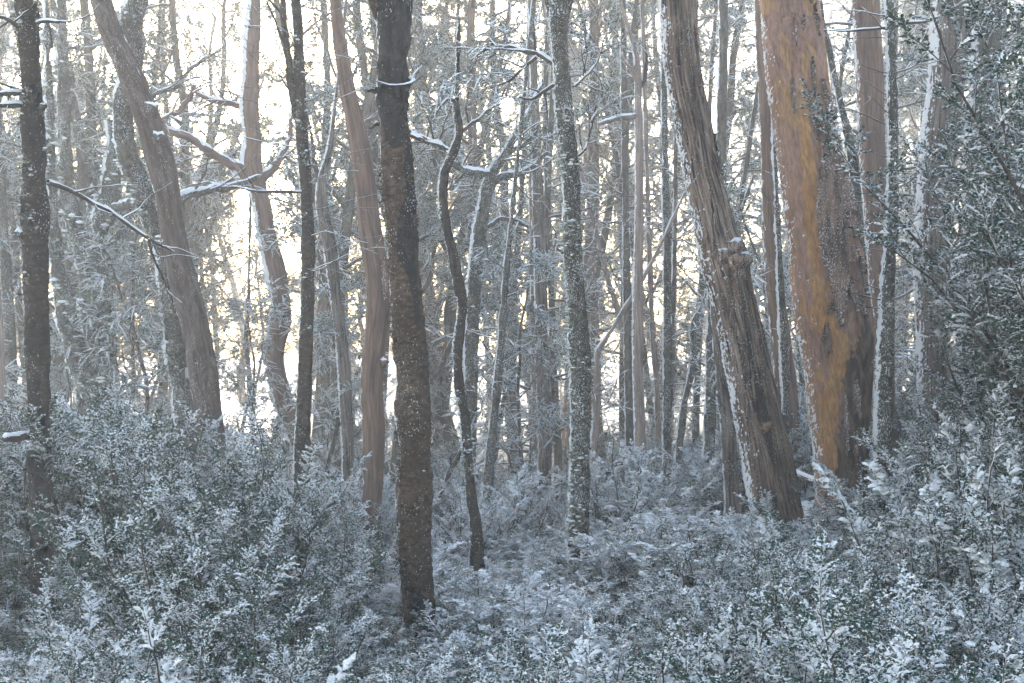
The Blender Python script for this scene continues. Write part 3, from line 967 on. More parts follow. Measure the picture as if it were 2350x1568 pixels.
# ---- mossy group at the left
t4 = Hero('mossy_tree', 'stout mossy tree with a bent top in the misty left group', 'tree', 18.0,
          [(150, 350, 30), (152, 420, 34), (165, 490, 36), (182, 550, 40), (200, 610, 44), (206, 680, 46), (206, 760, 50), (205, 860, 54)],
          'mossy', 'the stout bent mossy tree', ns=24, ring=0.05, disp=d_rough(0.03, 14, 12, 0.08), seed=9, top=2.5)
t4.crust(0.04, 0.8, (7, 7, 5)); t4.tufts(200, 0.05)
t5 = Hero('mossy_tree', 'broken mossy tree with a knobbly forked top', 'tree', 18.6,
          [(258, 330, 18), (262, 380, 38), (252, 440, 44), (240, 490, 44), (226, 545, 38), (232, 610, 34), (238, 680, 34), (240, 800, 36)],
          'mossy', 'the broken mossy tree', ns=24, ring=0.05, disp=d_rough(0.035, 14, 12, 0.10), seed=10, top=0.4)
t5.crust(0.04, 0.7, (7, 7, 5)); t5.tufts(200, 0.05)
t5.branch([(238, 500, 26), (228, 450, 22), (222, 405, 16), (220, 370, 10)], mat='mossy', subs=3, ns=10)
t5.branch([(244, 560, 14), (262, 545, 12), (275, 530, 8)], mat='mossy', subs=1)
t5.branch([(262, 478, 20), (300, 466, 22), (345, 462, 22), (385, 455, 16)], mat='mossy', dd=-2.5, subs=5, sublen=0.8)
t5.branch([(272, 400, 20), (284, 370, 14), (280, 335, 8)], mat='mossy', subs=2)
t6 = Hero('mossy_tree', 'pale lichen covered trunk with a spreading foot', 'tree', 15.5,
          [(118, 330, 16), (122, 450, 22), (128, 560, 28), (138, 640, 36), (152, 720, 42), (172, 800, 44), (196, 870, 46), (225, 930, 50)],
          'mossy', 'the pale lichen covered trunk', ns=24, ring=0.04, disp=d_rough(0.025, 16, 14, 0.08), seed=12, top=3)
t6.crust(0.03, 0.7, (8, 8, 5)); t6.tufts(300, 0.045)
for k, (x, w, d) in enumerate(((-6, 26, 17.0), (24, 22, 20.5))):
    t = Hero('misty_tree', ['pale trunk in mist at the edge of the left group', 'grey mossy trunk in mist at the edge of the left group'][k], 'tree', d,
             [(x - 16, 500, w * 0.8), (x - 8, 650, w), (x, 780, w * 1.1), (x + 4, 950, w * 1.2)], ['pale', 'mossy'][k], ns=18, ring=0.06, disp=d_rough(0.012), seed=14 + k)

# ---- the twisted gum with snowy arms
t7 = Hero('twisted_gum_tree', 'twisted pink gum tree with snow laden arms in bright mist', 'tree', 18.0,
          [(588, -12, 26), (582, 80, 28), (578, 180, 32), (576, 250, 36), (582, 320, 34), (580, 380, 44), (592, 430, 44), (608, 490, 40), (616, 550, 40), (632, 610, 42), (644, 670, 42), (645, 730, 44), (632, 790, 44), (634, 850, 44), (652, 920, 42), (676, 985, 40), (704, 1045, 38), (732, 1100, 42)],
          'pink', 'the twisted pink gum', ns=30, ring=0.035, disp=d_smooth(0.06), seed=17)
t7.crust(0.045, 0.62, (6, 6, 3))
t7.branch([(585, 415, 34), (548, 385, 26), (505, 362, 22), (455, 330, 20), (412, 308, 19), (380, 296, 17), (374, 278, 15), (395, 262, 14), (420, 246, 13), (440, 222, 11), (446, 196, 8)], mat='pink', dd=-0.5, subs=8, sublen=0.9, wig=0.25, ns=12, twigs=5)
t7.branch([(578, 265, 20), (545, 242, 16), (510, 236, 15), (478, 226, 12), (450, 214, 9), (432, 205, 5)], mat='pink', dd=0.4, subs=7, sublen=0.9, wig=0.25, ns=10, twigs=5)
t7.branch([(598, 410, 26), (628, 382, 20), (648, 352, 16), (664, 318, 12), (668, 270, 7)], mat='pink', dd=0.6, subs=6, sublen=0.8, wig=0.22, ns=10, twigs=5)
t7.branch([(590, 425, 18), (545, 415, 15), (515, 428, 13), (470, 420, 9), (420, 432, 5)], mat='pink', dd=0.8, subs=6, sublen=0.9, wig=0.25, twigs=5)
t7.branch([(620, 845, 18), (612, 852, 12), (606, 870, 4)], mat='twig')
t7.branch([(374, 290, 15), (352, 268, 13), (346, 232, 12), (366, 212, 11), (402, 202, 11), (424, 172, 9), (462, 140, 8), (500, 118, 5)], mat='mossy', dd=0.3, subs=9, sublen=0.9, wig=0.28, twigs=5, leafy=4, ll=0.04)

# ---- the thin dark tree with dead twigs
t8 = Hero('dead_twig_tree', 'thin dark tree bristling with fine dead twigs', 'tree', 11.0,
          [(678, -12, 22), (685, 80, 24), (688, 200, 26), (694, 320, 28), (703, 440, 29), (707, 560, 30), (706, 680, 31), (702, 800, 32), (698, 920, 34), (693, 1080, 36)],
          'charred_grey', 'the thin dark tree with dead twigs', ns=28, ring=0.02, disp=d_rough(0.008, 30, 30, 0.02), seed=19)
t8.crust(0.012, 0.85); t8.tufts(240, 0.018, 'lichen', snow=0.4); t8.tufts(240, 0.018, 'flake', 'bark_flake', lift=0.3, cl=4, snow=0)
t8.branch([(700, 330, 18), (676, 250, 17), (664, 170, 16), (654, 80, 15), (646, -12, 14), (640, -120, 9)], mat='charred_grey', dd=-0.1, ns=10, snow=False, subs=6, sublen=0.8)
t8.twigs(36, (20, 640), 1.15, 0.0055, 0.10, forks=3, az=[0.1, 3.1, -0.5, 2.7, 3.5, 0.6, -1.2])
t8.twigs(7, (640, 980), 0.45, 0.006, 0.10, forks=1, az=[0.1, 3.1, -0.5, 3.5])
t8.branch([(706, 440, 8), (650, 440, 7), (590, 438, 6), (540, 428, 4)], subs=4, sublen=0.4, dd=-0.5)

# ---- grey fibrous trunk and smooth brown gum
t9 = Hero('fibrous_tree', 'thin grey stringy barked tree beside the smooth brown gum', 'tree', 14.0,
          [(768, 250, 9), (758, 340, 16), (738, 420, 24), (742, 490, 30), (756, 560, 30), (766, 640, 28), (776, 720, 28), (785, 800, 28), (792, 900, 28), (797, 1000, 28), (800, 1100, 27), (802, 1200, 27), (796, 1320, 28)],
          'fibrous_grey', 'the thin grey stringy barked tree', ns=28, ring=0.025, disp=d_fib(0.007, 50, 3, 0.03), seed=23, top=2)
t9.crust(0.010, 0.70, (14, 14, 3)); t9.branch([(742, 430, 16), (722, 380, 10), (716, 320, 7), (700, 250, 4)], mat='twig', subs=4, sublen=0.5)
t9.twigs(12, (300, 760), 0.8, 0.007, 0.1)
t10 = Hero('smooth_gum_tree', 'smooth brown gum tree with a gently curved bare trunk', 'tree', 12.0,
           [(768, -12, 30), (780, 100, 34), (796, 200, 38), (812, 270, 42), (826, 340, 45), (838, 420, 48), (846, 500, 52), (856, 570, 56), (867, 640, 58), (869, 700, 58), (863, 770, 55), (856, 840, 50), (853, 900, 48), (857, 980, 48), (857, 1080, 47), (853, 1160, 48), (848, 1230, 50), (842, 1320, 54)],
           'pink', 'the smooth brown gum', ns=32, ring=0.03, disp=d_smooth(0.04), seed=25)
t10.branch([(836, 520, 10), (826, 500, 9), (818, 478, 6)], mat='pink', snow=True)
t10.knob(880, 830, 0.06, 0.4, 'burl', 'pink'); t10.knob(838, 1186, 0.07, 0.3, 'burl', 'pink')
t10.strip([(596, 876, 884), (650, 878, 892), (690, 884, 890)], 0.004, 0.01, mat='slab')

# ---- the big dark tree in the middle
t11 = Hero('burnt_tree', 'big dark tree with blackened upper trunk and scaly brown bark', 'tree', 7.5,
           [(906, -12, 80), (902, 60, 78), (898, 130, 68), (900, 200, 68), (904, 280, 68), (910, 360, 70), (917, 450, 70), (924, 540, 70), (930, 640, 72), (937, 740, 73), (944, 840, 77), (951, 940, 78), (953, 1030, 76), (951, 1110, 76), (950, 1190, 78), (952, 1270, 75), (957, 1350, 72), (966, 1470, 66), (975, 1560, 70)],
           'charred', 'the big dark tree', ns=60, ring=0.012, disp=d_rough(0.012, 24, 26, 0.05), seed=29, flare=0.1,
           masks={'m1': lambda s, px, py, th: np.maximum.reduce([rows_mask([(-300, 915, 140), (60, 916, 130), (150, 908, 110), (230, 908, 90), (290, 908, 40), (345, 910, 12)], namp=0.75)(s, px, py, th),
                                               rows_mask([(330, 944, 10), (450, 948, 12), (520, 934, 18), (560, 938, 26), (600, 942, 20), (640, 952, 8), (760, 962, 3)], namp=0.5)(s, px, py, th), rows_mask([(1330, 930, 10), (1370, 962, 24), (1420, 972, 40), (1600, 975, 60)], namp=0.5)(s, px, py, th)])})
t11.grains(240, 0.006, 0.7, 0.5); t11.crust(0.006, 0.92, (16, 16, 10)); t11.tufts(1500, 0.013, 'flake', 'bark_flake', lift=0.25, cl=4, snow=0, rows=(250, 1500)); t11.tufts(120, 0.010, 'lichen', cl=6, snow=0.12, rows=(250, 1300))
t11.branch([(886, 60, 28), (872, 32, 26), (862, 8, 24), (850, -30, 22), (835, -120, 16)], mat='charred', dd=-0.1, ns=14, snow=False)
t11.branch([(940, 300, 16), (958, 316, 12), (985, 332, 6)], mat='charred', dd=-0.15, ns=8)
t11.branch([(868, 205, 12), (854, 208, 10), (842, 212, 6)], mat='charred', dd=-0.1, ns=8)
t11.branch([(868, 282, 10), (858, 288, 8), (850, 294, 5)], mat='charred', dd=-0.1, ns=8)
t11.branch([(935, 180, 8), (950, 184, 8), (930, 195, 5), (890, 196, 4), (862, 186, 3)], dd=-0.35, snow=True)
t11.strip([(20, 905, 935), (120, 898, 925), (230, 905, 918)], 0.006, 0.012, mat='char', name='bark_ridge')
t11.strip([(505, 915, 928), (545, 925, 945), (600, 940, 950)], 0.006, 0.014, mat='char', name='bark_ridge')
t11.strip([(40, 926, 940), (150, 922, 934), (270, 926, 934)], 0.006, 0.012, mat='char', name='bark_ridge')

# ---- thin S-shaped dark tree, forked mossy tree
t12 = Hero('winding_tree', 'thin dark winding tree curving like a letter S', 'tree', 11.0,
           [(1050, 180, 8), (1048, 250, 14), (1054, 305, 18), (1040, 350, 22), (1020, 400, 22), (1017, 460, 22), (1024, 520, 22), (1038, 575, 22), (1050, 640, 24), (1061, 700, 23), (1055, 760, 23), (1050, 820, 23), (1055, 890, 22), (1067, 960, 22), (1073, 1040, 23), (1081, 1130, 25), (1093, 1220, 30), (1094, 1290, 34), (1090, 1345, 42)],
           'charred_grey', 'the thin dark S shaped tree', ns=26, ring=0.02, disp=d_rough(0.008, 26, 20, 0.02), seed=31, top=0.6)
t12.grains(900, 0.009, 0.5, 0.5); t12.crust(0.009, 0.84, (10, 10, 3)); t12.tufts(160, 0.018, snow=0.3)
t12.branch([(1050, 310, 12), (1080, 285, 10), (1110, 262, 8), (1145, 235, 5), (1165, 195, 3)], subs=8, sublen=0.6, dd=0.5, twigs=6, leafy=5)
t12.branch([(1046, 240, 10), (1030, 225, 8), (1012, 240, 6), (1000, 262, 4)], subs=5, sublen=0.5, dd=-0.3, twigs=6, leafy=5)
t12.branch([(1036, 350, 14), (1010, 330, 12), (985, 322, 9), (955, 300, 5)], subs=5, sublen=0.6, dd=0.6, twigs=5, leafy=4)
t13 = Hero('forked_tree', 'pale lichened tree forking into two snowy arms', 'tree', 16.0,
           [(1160, 350, 16), (1135, 390, 24), (1120, 430, 28), (1108, 490, 30), (1098, 560, 31), (1090, 640, 32), (1084, 740, 32), (1081, 850, 32), (1079, 960, 32), (1074, 1080, 31), (1070, 1200, 31), (1067, 1330, 34)],
           'mossy', 'the pale lichened forked tree', ns=24, ring=0.04, disp=d_rough(0.015, 18, 14, 0.04), seed=33, top=1.0)
t13.crust(0.025, 0.72); t13.tufts(200, 0.03, snow=0.5)
t13.branch([(1128, 400, 24), (1100, 398, 20), (1065, 390, 18), (1035, 368, 16), (1008, 340, 14), (985, 325, 8)], mat='mossy', subs=7, sublen=0.9, wig=0.25, ns=10, twigs=6, leafy=5, ll=0.04)
t13.branch([(1118, 430, 22), (1150, 405, 18), (1190, 398, 16), (1225, 380, 12), (1255, 350, 8)], mat='mossy', subs=8, sublen=0.9, wig=0.25, ns=10, twigs=6, leafy=5, ll=0.04)
t13.branch([(1140, 385, 18), (1165, 350, 14), (1200, 335, 10), (1235, 300, 6)], mat='mossy', subs=8, sublen=0.9, wig=0.25, ns=10, twigs=6, leafy=5, ll=0.04)
t13.branch([(985, 1172, 9), (1010, 1130, 11), (1035, 1080, 12), (1058, 1035, 14), (1075, 1000, 14)], mat='mossy', dd=0.0, subs=3)
t13.branch([(1092, 560, 14), (1120, 520, 12), (1160, 500, 10), (1210, 520, 6)], mat='mossy', subs=5, sublen=0.8, twigs=5, dd=0.8)

# ---- the flaky lichened trunk right of the middle
t14 = Hero('lichened_tree', 'upright trunk shaggy with pale lichen and snow lumps', 'tree', 10.0,
           [(1284, -12, 44), (1282, 60, 40), (1286, 130, 38), (1291, 210, 38), (1298, 290, 40), (1307, 370, 42), (1313, 450, 42), (1312, 530, 42), (1316, 610, 44), (1323, 690, 45), (1328, 780, 48), (1332, 870, 48), (1333, 960, 48), (1331, 1060, 46), (1329, 1160, 46), (1327, 1260, 46), (1325, 1400, 48)],
           'mossy', 'the upright trunk shaggy with lichen', ns=36, ring=0.022, disp=d_rough(0.013, 26, 26, 0.03), seed=37)
t14.grains(1200, 0.010, 0.55, 0.5); t14.crust(0.012, 0.82, (11, 11, 8)); t14.tufts(1100, 0.018, wind=0.5, snow=0.5); t14.tufts(300, 0.02, 'flake', 'bark_flake', lift=0.3, cl=4, snow=0)
t14.branch([(1275, 40, 18), (1264, 10, 16), (1255, -30, 14), (1240, -140, 10)], mat='mossy', ns=10, snow=False)
t14.branch([(1296, 40, 14), (1308, 5, 12), (1316, -40, 10)], mat='mossy', ns=8)
t14.branch([(1275, 148, 13), (1240, 128, 12), (1205, 118, 11), (1165, 106, 9), (1120, 112, 6), (1080, 140, 3)], dd=0.6, subs=9, sublen=0.55, twigs=8, leafy=6, ll=0.028)
t14.branch([(1272, 195, 10), (1245, 210, 9), (1215, 228, 7), (1190, 222, 4)], dd=-0.2, subs=3, sublen=0.3)
t14.branch([(1230, 130, 8), (1200, 155, 7), (1165, 185, 5), (1120, 205, 3)], dd=0.2, subs=5, sublen=0.4, twigs=5, leafy=5, ll=0.028)
t14.branch([(1315, 200, 8), (1340, 180, 7), (1370, 140, 5), (1390, 80, 3)], dd=0.6, subs=8, sublen=0.6, twigs=8, leafy=6, ll=0.028)
t14.branch([(1325, 360, 7), (1345, 330, 6), (1360, 280, 5), (1372, 220, 3)], dd=0.4, subs=6, sublen=0.5, twigs=6, leafy=6, ll=0.028)

# ---- slim pale gum, far gums and thin stems between
t15 = Hero('slim_gum_tree', 'slim pale straight gum with a snowy broken side limb', 'tree', 14.0,
           [(1440, 60, 10), (1458, 120, 14), (1464, 180, 17), (1465, 270, 19), (1467, 380, 20), (1467, 490, 21), (1465, 600, 23), (1464, 720, 24), (1464, 840, 24), (1467, 950, 25), (1471, 1050, 26), (1476, 1170, 27)],
           'pale', 'the slim pale straight gum', ns=28, ring=0.03, disp=d_fib(0.004, 30, 2, 0.02), seed=41, top=0.5)
t15.crust(0.007, 0.76, (10, 10, 2))
t15.branch([(1462, 266, 14), (1440, 270, 13), (1410, 275, 12), (1372, 284, 9)], mat='pale', dd=-0.2, ns=10)
t15.branch([(1462, 190, 12), (1448, 160, 10), (1436, 145, 7), (1425, 120, 4)], mat='pale', subs=3); t15.branch([(1468, 200, 10), (1480, 175, 9), (1483, 130, 7), (1480, 100, 3)], mat='twig')
t15.branch([(1452, 1048, 14), (1430, 1055, 14), (1405, 1075, 12), (1390, 1100, 9)], mat='mossy', dd=0.3)
t16 = Hero('stringy_tree', 'grey stringy barked tree deep in the wood', 'tree', 18.0,
           [(1232, 380, 22), (1236, 500, 24), (1241, 640, 27), (1243, 780, 29), (1248, 880, 34), (1252, 960, 36), (1250, 1060, 32), (1247, 1180, 30), (1246, 1300, 32)],
           'fibrous_grey', 'the grey stringy barked tree', ns=24, ring=0.04, disp=d_fib(0.012, 34, 2, 0.04), seed=43, top=4)
t16.crust(0.014, 0.82, (10, 10, 3))
far_list = [
    ('slim_gum_tree', 'thin orange pink gum stem beside the grey stringy tree', 'far_pink', 19.5, [(1219, 400, 10), (1222, 600, 11), (1225, 800, 12), (1227, 1000, 13), (1228, 1180, 14)]),
    ('slender_tree', 'slender leaning mossy tree between the S shaped tree and stringy tree', 'mossy', 15.0, [(1172, 520, 10), (1162, 620, 14), (1154, 740, 17), (1142, 880, 19), (1130, 1000, 20), (1120, 1100, 20), (1112, 1230, 20)]),
    ('slender_tree', 'thin misty stem right of the lichen shaggy trunk', 'pale', 15.0, [(1390, 780, 8), (1372, 810, 14), (1370, 880, 15), (1368, 960, 16), (1364, 1050, 16), (1366, 1170, 18)]),
    ('slender_tree', 'straight mossy pole in the misty group behind the slim gum', 'mossy', 16.0, [(1524, 200, 12), (1527, 400, 15), (1531, 600, 18), (1532, 800, 20), (1531, 960, 20), (1530, 1150, 20)]),
    ('slender_tree', 'thinnest pole of the misty group behind the slim gum', 'far', 17.5, [(1550, 250, 7), (1549, 500, 9), (1545, 700, 10), (1538, 900, 11), (1534, 1100, 12)]),
    ('slender_tree', 'brown pole of the misty group behind the slim gum', 'far_pink', 21.0, [(1484, 350, 9), (1490, 560, 11), (1498, 760, 12), (1508, 900, 13), (1512, 1100, 14)]),
    ('slender_tree', 'dark short pole hidden behind the slim gum', 'far', 20.0, [(1436, 500, 16), (1438, 640, 18), (1440, 780, 19), (1444, 960, 20), (1446, 1100, 20)]),
    ('slender_tree', 'curved snowy stem behind the leaning rough trunk', 'mossy', 17.0, [(1612, 700, 9), (1590, 750, 14), (1592, 830, 15), (1572, 920, 16), (1560, 1020, 17), (1545, 1150, 18)]),
    ('slender_tree', 'upright mossy trunk left of the leaning rough trunk', 'mossy', 14.5, [(1632, 600, 16), (1633, 700, 20), (1632, 820, 24), (1630, 940, 26), (1626, 1060, 27), (1622, 1160, 27)]),
    ('slender_tree', 'dim dark trunk behind the top of the leaning rough trunk', 'far', 17.0, [(1660, -20, 20), (1660, 120, 22), (1656, 280, 24), (1656, 420, 24), (1664, 560, 22), (1690, 800, 24), (1700, 1100, 26)]),
    ('slender_tree', 'thin dark leaning stem between burnt tree and smooth gum in mist', 'far', 20.0, [(572, 610, 6), (570, 700, 8), (565, 780, 10), (572, 860, 10), (578, 960, 12)]),
    ('slender_tree', 'slanting pale stem in the mist right of the slim gum', 'pale', 22.0, [(1375, 560, 9), (1395, 640, 12), (1420, 720, 14), (1440, 830, 16), (1450, 1000, 18)]),
    ('slender_tree', 'faint tall trunk in the mist behind the smooth brown gum', 'far', 24.0, [(740, -20, 14), (752, 200, 16), (745, 400, 18), (760, 650, 18), (770, 1000, 22)]),
    ('slender_tree', 'faint trunk in the mist behind the forked tree', 'far', 23.0, [(1190, 540, 12), (1180, 680, 14), (1175, 850, 16), (1180, 1050, 18)]),
    ('slender_tree', 'snow plastered leaning stem at the foot of the leaning rough trunk', 'fibrous_grey', 11.5, [(1632, 640, 12), (1645, 760, 20), (1655, 850, 30), (1668, 950, 36), (1676, 1060, 34), (1682, 1200, 32)]),
    ('slender_tree', 'dark trunk behind the big orange gum at its right', 'mossy', 13.5, [(1930, 240, 16), (1950, 330, 22), (1965, 420, 24), (1975, 560, 26), (1985, 720, 26), (1960, 1000, 28)]),
]
for k, (nm, lb, mt, d, pts) in enumerate(far_list):
    h = Hero(nm, lb, 'tree', d, pts, mt, ns=16, ring=0.08, disp=d_rough(0.010, 18, 12, 0.03), seed=60 + k, top=3.0 if pts[0][1] < 240 else 6.0 if pts[0][1] < 600 and d > 14 else 2.0)
    h.crust(0.014, 0.82, (9, 9, 4))
    if 'slender' in nm and pts[0][2] < 20:
        h.twigs(9, (pts[0][1], pts[-3][1]), 1.0, 0.008, 0.1, forks=3, twigs=2)

# ---- leaning rough trunk
def knot_disp(B, s):
    g = d_fib(0.013, 55, 2.2, 0.05)(B, s)
    px = CX + (s.C[:, None, 0] + s.R[:, None] * np.cos(s.th)[None]) * F / s.C[:, None, 1]
    py = s.py[:, None]
    fr = np.sin(s.th)[None] < 0.2
    b1 = np.exp(-((px - 1672) / 26) ** 2 - ((py - 600) / 30) ** 2)
    b2 = np.exp(-((px - 1742) / 18) ** 2 - ((py - 975) / 20) ** 2)
    b3 = np.exp(-((py - 590) / 45) ** 2) * 0.5
    return g + np.where(fr, 0.03 * b1 + 0.02 * b2, 0) + 0.02 * b3
t19 = Hero('rough_barked_tree', 'leaning rough brown stringy barked tree with two knots', 'tree', 9.5,
           [(1556, -12, 84), (1560, 80, 82), (1566, 160, 80), (1580, 240, 80), (1598, 320, 80), (1612, 400, 82), (1630, 470, 86), (1646, 540, 92), (1662, 600, 100), (1676, 660, 94), (1692, 730, 92), (1708, 800, 96), (1726, 880, 100), (1742, 960, 104), (1758, 1040, 106), (1770, 1110, 108), (1786, 1200, 114)],
           'fibrous', 'the leaning rough barked tree', ns=76, ring=0.016, disp=knot_disp, seed=47, flare=0.15,
           masks={'m1': rows_mask([(680, 1690, 0.5), (800, 1710, 5), (880, 1720, 10), (930, 1728, 14), (1000, 1750, 7), (1130, 1778, 0.5)], namp=0.8)})
t19.grains(2400, 0.010, 0.45, 0.5); t19.crust(0.012, 0.80, (22, 22, 6))
t19.knob(1668, 606, 0.068, 0.85); t19.knob(1690, 610, 0.07, 0.65, mat='fibrous'); t19.knob(1648, 592, 0.07, 0.6, mat='fibrous'); t19.knob(1672, 580, 0.08, 0.5, mat='fibrous'); t19.knob(1680, 632, 0.065, 0.55, mat='fibrous'); t19.knob(1744, 972, 0.042, 0.75)
for k in range(26):                                                        # loose strings of bark
    y = rng.uniform(40, 1120); c = np.interp(y, [0, 400, 800, 1200], [1556, 1612, 1708, 1786]); x = c + rng.uniform(-38, 36); L = rng.uniform(40, 110); sl = rng.uniform(0.08, 0.24)
    t19.strip([(y, x - 1, x + 1.5), (y + L * 0.5, x + sl * L * 0.5 - 2.5, x + sl * L * 0.5 + 2.5), (y + L, x + sl * L - 1, x + sl * L + 1)], 0.010, 0.012, mat='fibrous', nr=12, nc=4, tipcurl=rng.uniform(0, 0.03))

# ---- the gum behind it, with a thin lichened stem before it
t20 = Hero('pink_gum_tree', 'pinkish brown gum standing between the leaning rough tree and orange gum', 'tree', 12.5,
           [(1752, 200, 24), (1757, 300, 26), (1764, 420, 32), (1770, 540, 36), (1778, 660, 40), (1792, 780, 46), (1804, 900, 50), (1812, 1000, 48), (1808, 1100, 46), (1800, 1200, 48)],
           'pink', 'the pinkish brown gum', ns=30, ring=0.03, disp=d_smooth(0.03), seed=51, top=4)
t20.crust(0.012, 0.95)
t20b = Hero('lichened_tree', 'thin lichen speckled stem in front of the pinkish brown gum', 'tree', 12.0,
            [(1778, 330, 8), (1783, 460, 12), (1789, 600, 15), (1796, 740, 18), (1802, 860, 20), (1802, 960, 16), (1798, 1100, 16), (1795, 1200, 18)], 'mossy', ns=20, ring=0.025, disp=d_rough(0.006), seed=52, top=1.5)
t20b.crust(0.014, 0.7); t20b.twigs(8, (400, 900), 0.35, 0.005, 0.05, forks=1)

# ---- the great orange gum
orange_rows = [(195, 1822, 6), (240, 1826, 14), (300, 1828, 16), (380, 1834, 18), (460, 1842, 20), (540, 1846, 18), (620, 1852, 16), (690, 1868, 20), (740, 1880, 30), (780, 1905, 26), (850, 1906, 24), (900, 1886, 20), (1000, 1892, 18), (1100, 1908, 14), (1170, 1920, 8)]
dark_rows = [(560, 1885, 2), (600, 1890, 8), (640, 1905, 6), (720, 1955, 8), (760, 1962, 16), (800, 1962, 30), (900, 1958, 42), (1050, 1950, 44), (1300, 1950, 60)]
def gum_disp(B, s):
    return d_smooth(0.05)(B, s) + 0.003 * fbm(B * np.array([40, 40, 8.0]), 4, 2) + np.exp(-((s.py[:, None] - 720) / 160) ** 2) * 0.02
t21 = Hero('orange_gum_tree', 'great pink and orange gum with long peeling slabs of bark', 'tree', 10.0,
           [(1808, -12, 128), (1818, 80, 132), (1830, 170, 134), (1842, 250, 138), (1856, 340, 142), (1869, 430, 146), (1884, 520, 152), (1898, 610, 158), (1909, 690, 162), (1919, 770, 164), (1925, 850, 150), (1926, 930, 138), (1930, 1010, 122), (1932, 1090, 110), (1934, 1180, 104)],
           'gum', 'the great orange gum', ns=76, ring=0.016, disp=gum_disp, seed=53, flare=0.25, masks={'m1': rows_mask([(a, b, c * 0.8) for a, b, c in orange_rows], namp=0.8), 'm2': rows_mask(dark_rows, namp=0.7)})
t21.grains(1500, 0.009, 0.70, 0.3); t21.crust(0.010, 0.92, (18, 18, 8))
t21.strip([(284, 1864, 1869), (320, 1862, 1876), (355, 1859, 1886), (431, 1854, 1916), (507, 1856, 1930), (560, 1862, 1928), (612, 1872, 1922)], 0.040, 0.085, 0.012, nr=60, nc=17, label='large dark slab of rough bark peeling from the trunk')
t21.strip([(590, 1876, 1912), (640, 1882, 1920), (680, 1888, 1914), (720, 1893, 1908), (752, 1901, 1906)], 0.040, 0.030, 0.008, nr=34, nc=11)
for y0, y1, x0, x1, w in ((150, 246, 1843, 1848, 6), (200, 296, 1868, 1890, 8), (48, 124, 1803, 1810, 4), (282, 328, 1842, 1853, 7), (278, 330, 1866, 1856, 6), (736, 812, 1878, 1883, 8), (676, 738, 1942, 1956, 7), (0, 34, 1832, 1838, 5),
                          (56, 98, 1824, 1820, 4), (600, 690, 1950, 1960, 9), (520, 580, 1940, 1950, 7), (640, 720, 1922, 1936, 8), (190, 270, 1802, 1810, 5), (30, 110, 1850, 1853, 5), (330, 440, 1900, 1914, 5), (690, 720, 1890, 1884, 9), (860, 960, 1936, 1946, 8), (900, 1040, 1916, 1924, 6), (980, 1100, 1940, 1950, 8)):
    t21.strip([(y0, x0 - w * 0.3, x0 + w * 0.4), (y0 * 0.5 + y1 * 0.5, (x0 + x1) / 2 - w, (x0 + x1) / 2 + w), (y1, x1 - w * 0.25, x1 + w * 0.25)], 0.010, 0.024, 0.004, nr=18, nc=7, tipcurl=0.03)

# ---- trees at the right
t22 = Hero('pink_gum_tree', 'straight mauve gum with a snowy edge right of the orange gum', 'tree', 13.0,
           [(1987, -12, 60), (1991, 90, 62), (1996, 190, 62), (2000, 290, 60), (2004, 390, 58), (2010, 490, 54), (2016, 590, 52), (2022, 690, 50), (2026, 790, 48), (2030, 950, 48), (2032, 1010, 50)],
           'pink', 'the straight mauve gum', ns=36, ring=0.025, disp=d_smooth(0.03), seed=55)
t22.grains(700, 0.010, 0.75, 0.3); t22.crust(0.010, 0.92, (10, 10, 3))
t23 = Hero('lichened_tree', 'thin lichen crusted stem with short bare twigs before the mauve gum', 'tree', 9.4,
           [(2040, -12, 18), (2045, 100, 21), (2048, 220, 22), (2050, 340, 23), (2048, 460, 24), (2042, 570, 28), (2037, 660, 32), (2034, 760, 36), (2030, 900, 38), (2028, 1000, 40)],
           'mossy', 'the thin lichen crusted stem', ns=28, ring=0.018, disp=d_rough(0.009, 30, 30, 0.02), seed=57)
t23.grains(900, 0.009, 0.5, 0.5); t23.crust(0.012, 0.76, (16, 16, 12)); t23.tufts(300, 0.014, snow=0.6)
t23.twigs(22, (10, 780), 0.55, 0.006, 0.05, forks=1, az=[3.1, 3.4, 2.8, 0.2, 3.0, -0.4])
t23.branch([(2044, 62, 7), (1980, 70, 6), (1930, 72, 4), (1890, 68, 2)], subs=3, sublen=0.3)
t23.branch([(2046, 64, 8), (2090, 52, 7), (2140, 44, 6), (2200, 10, 4), (2240, -20, 3)], subs=4, sublen=0.4, dd=0.3)
t24 = Hero('rough_barked_tree', 'grey stringy barked tree plastered with snow beside the dark evergreens', 'tree', 11.6,
           [(2182, -12, 84), (2178, 90, 84), (2170, 190, 82), (2160, 290, 80), (2150, 390, 78), (2143, 480, 76), (2138, 570, 74), (2138, 660, 74), (2142, 760, 74), (2146, 960, 78), (2148, 1060, 80)],
           'fibrous_grey', 'the snow plastered tree', ns=52, ring=0.022, disp=d_fib(0.012, 48, 2.0, 0.05), seed=59)
t24.grains(1500, 0.012, 0.35, 0.5); t24.crust(0.012, 0.82, (14, 14, 4))
t25 = Hero('lichened_tree', 'snow dusted grey trunk leaning above the dark evergreens', 'tree', 13.0,
           [(2276, -12, 74), (2268, 100, 70), (2258, 200, 64), (2248, 320, 60), (2240, 500, 60), (2236, 900, 66), (2236, 1000, 66)], 'mossy', ns=36, ring=0.03, disp=d_rough(0.012), seed=62)
t25.crust(0.012, 0.82); t25.branch([(2290, 60, 14), (2330, 30, 10), (2345, 90, 8), (2365, 140, 5)], subs=4)

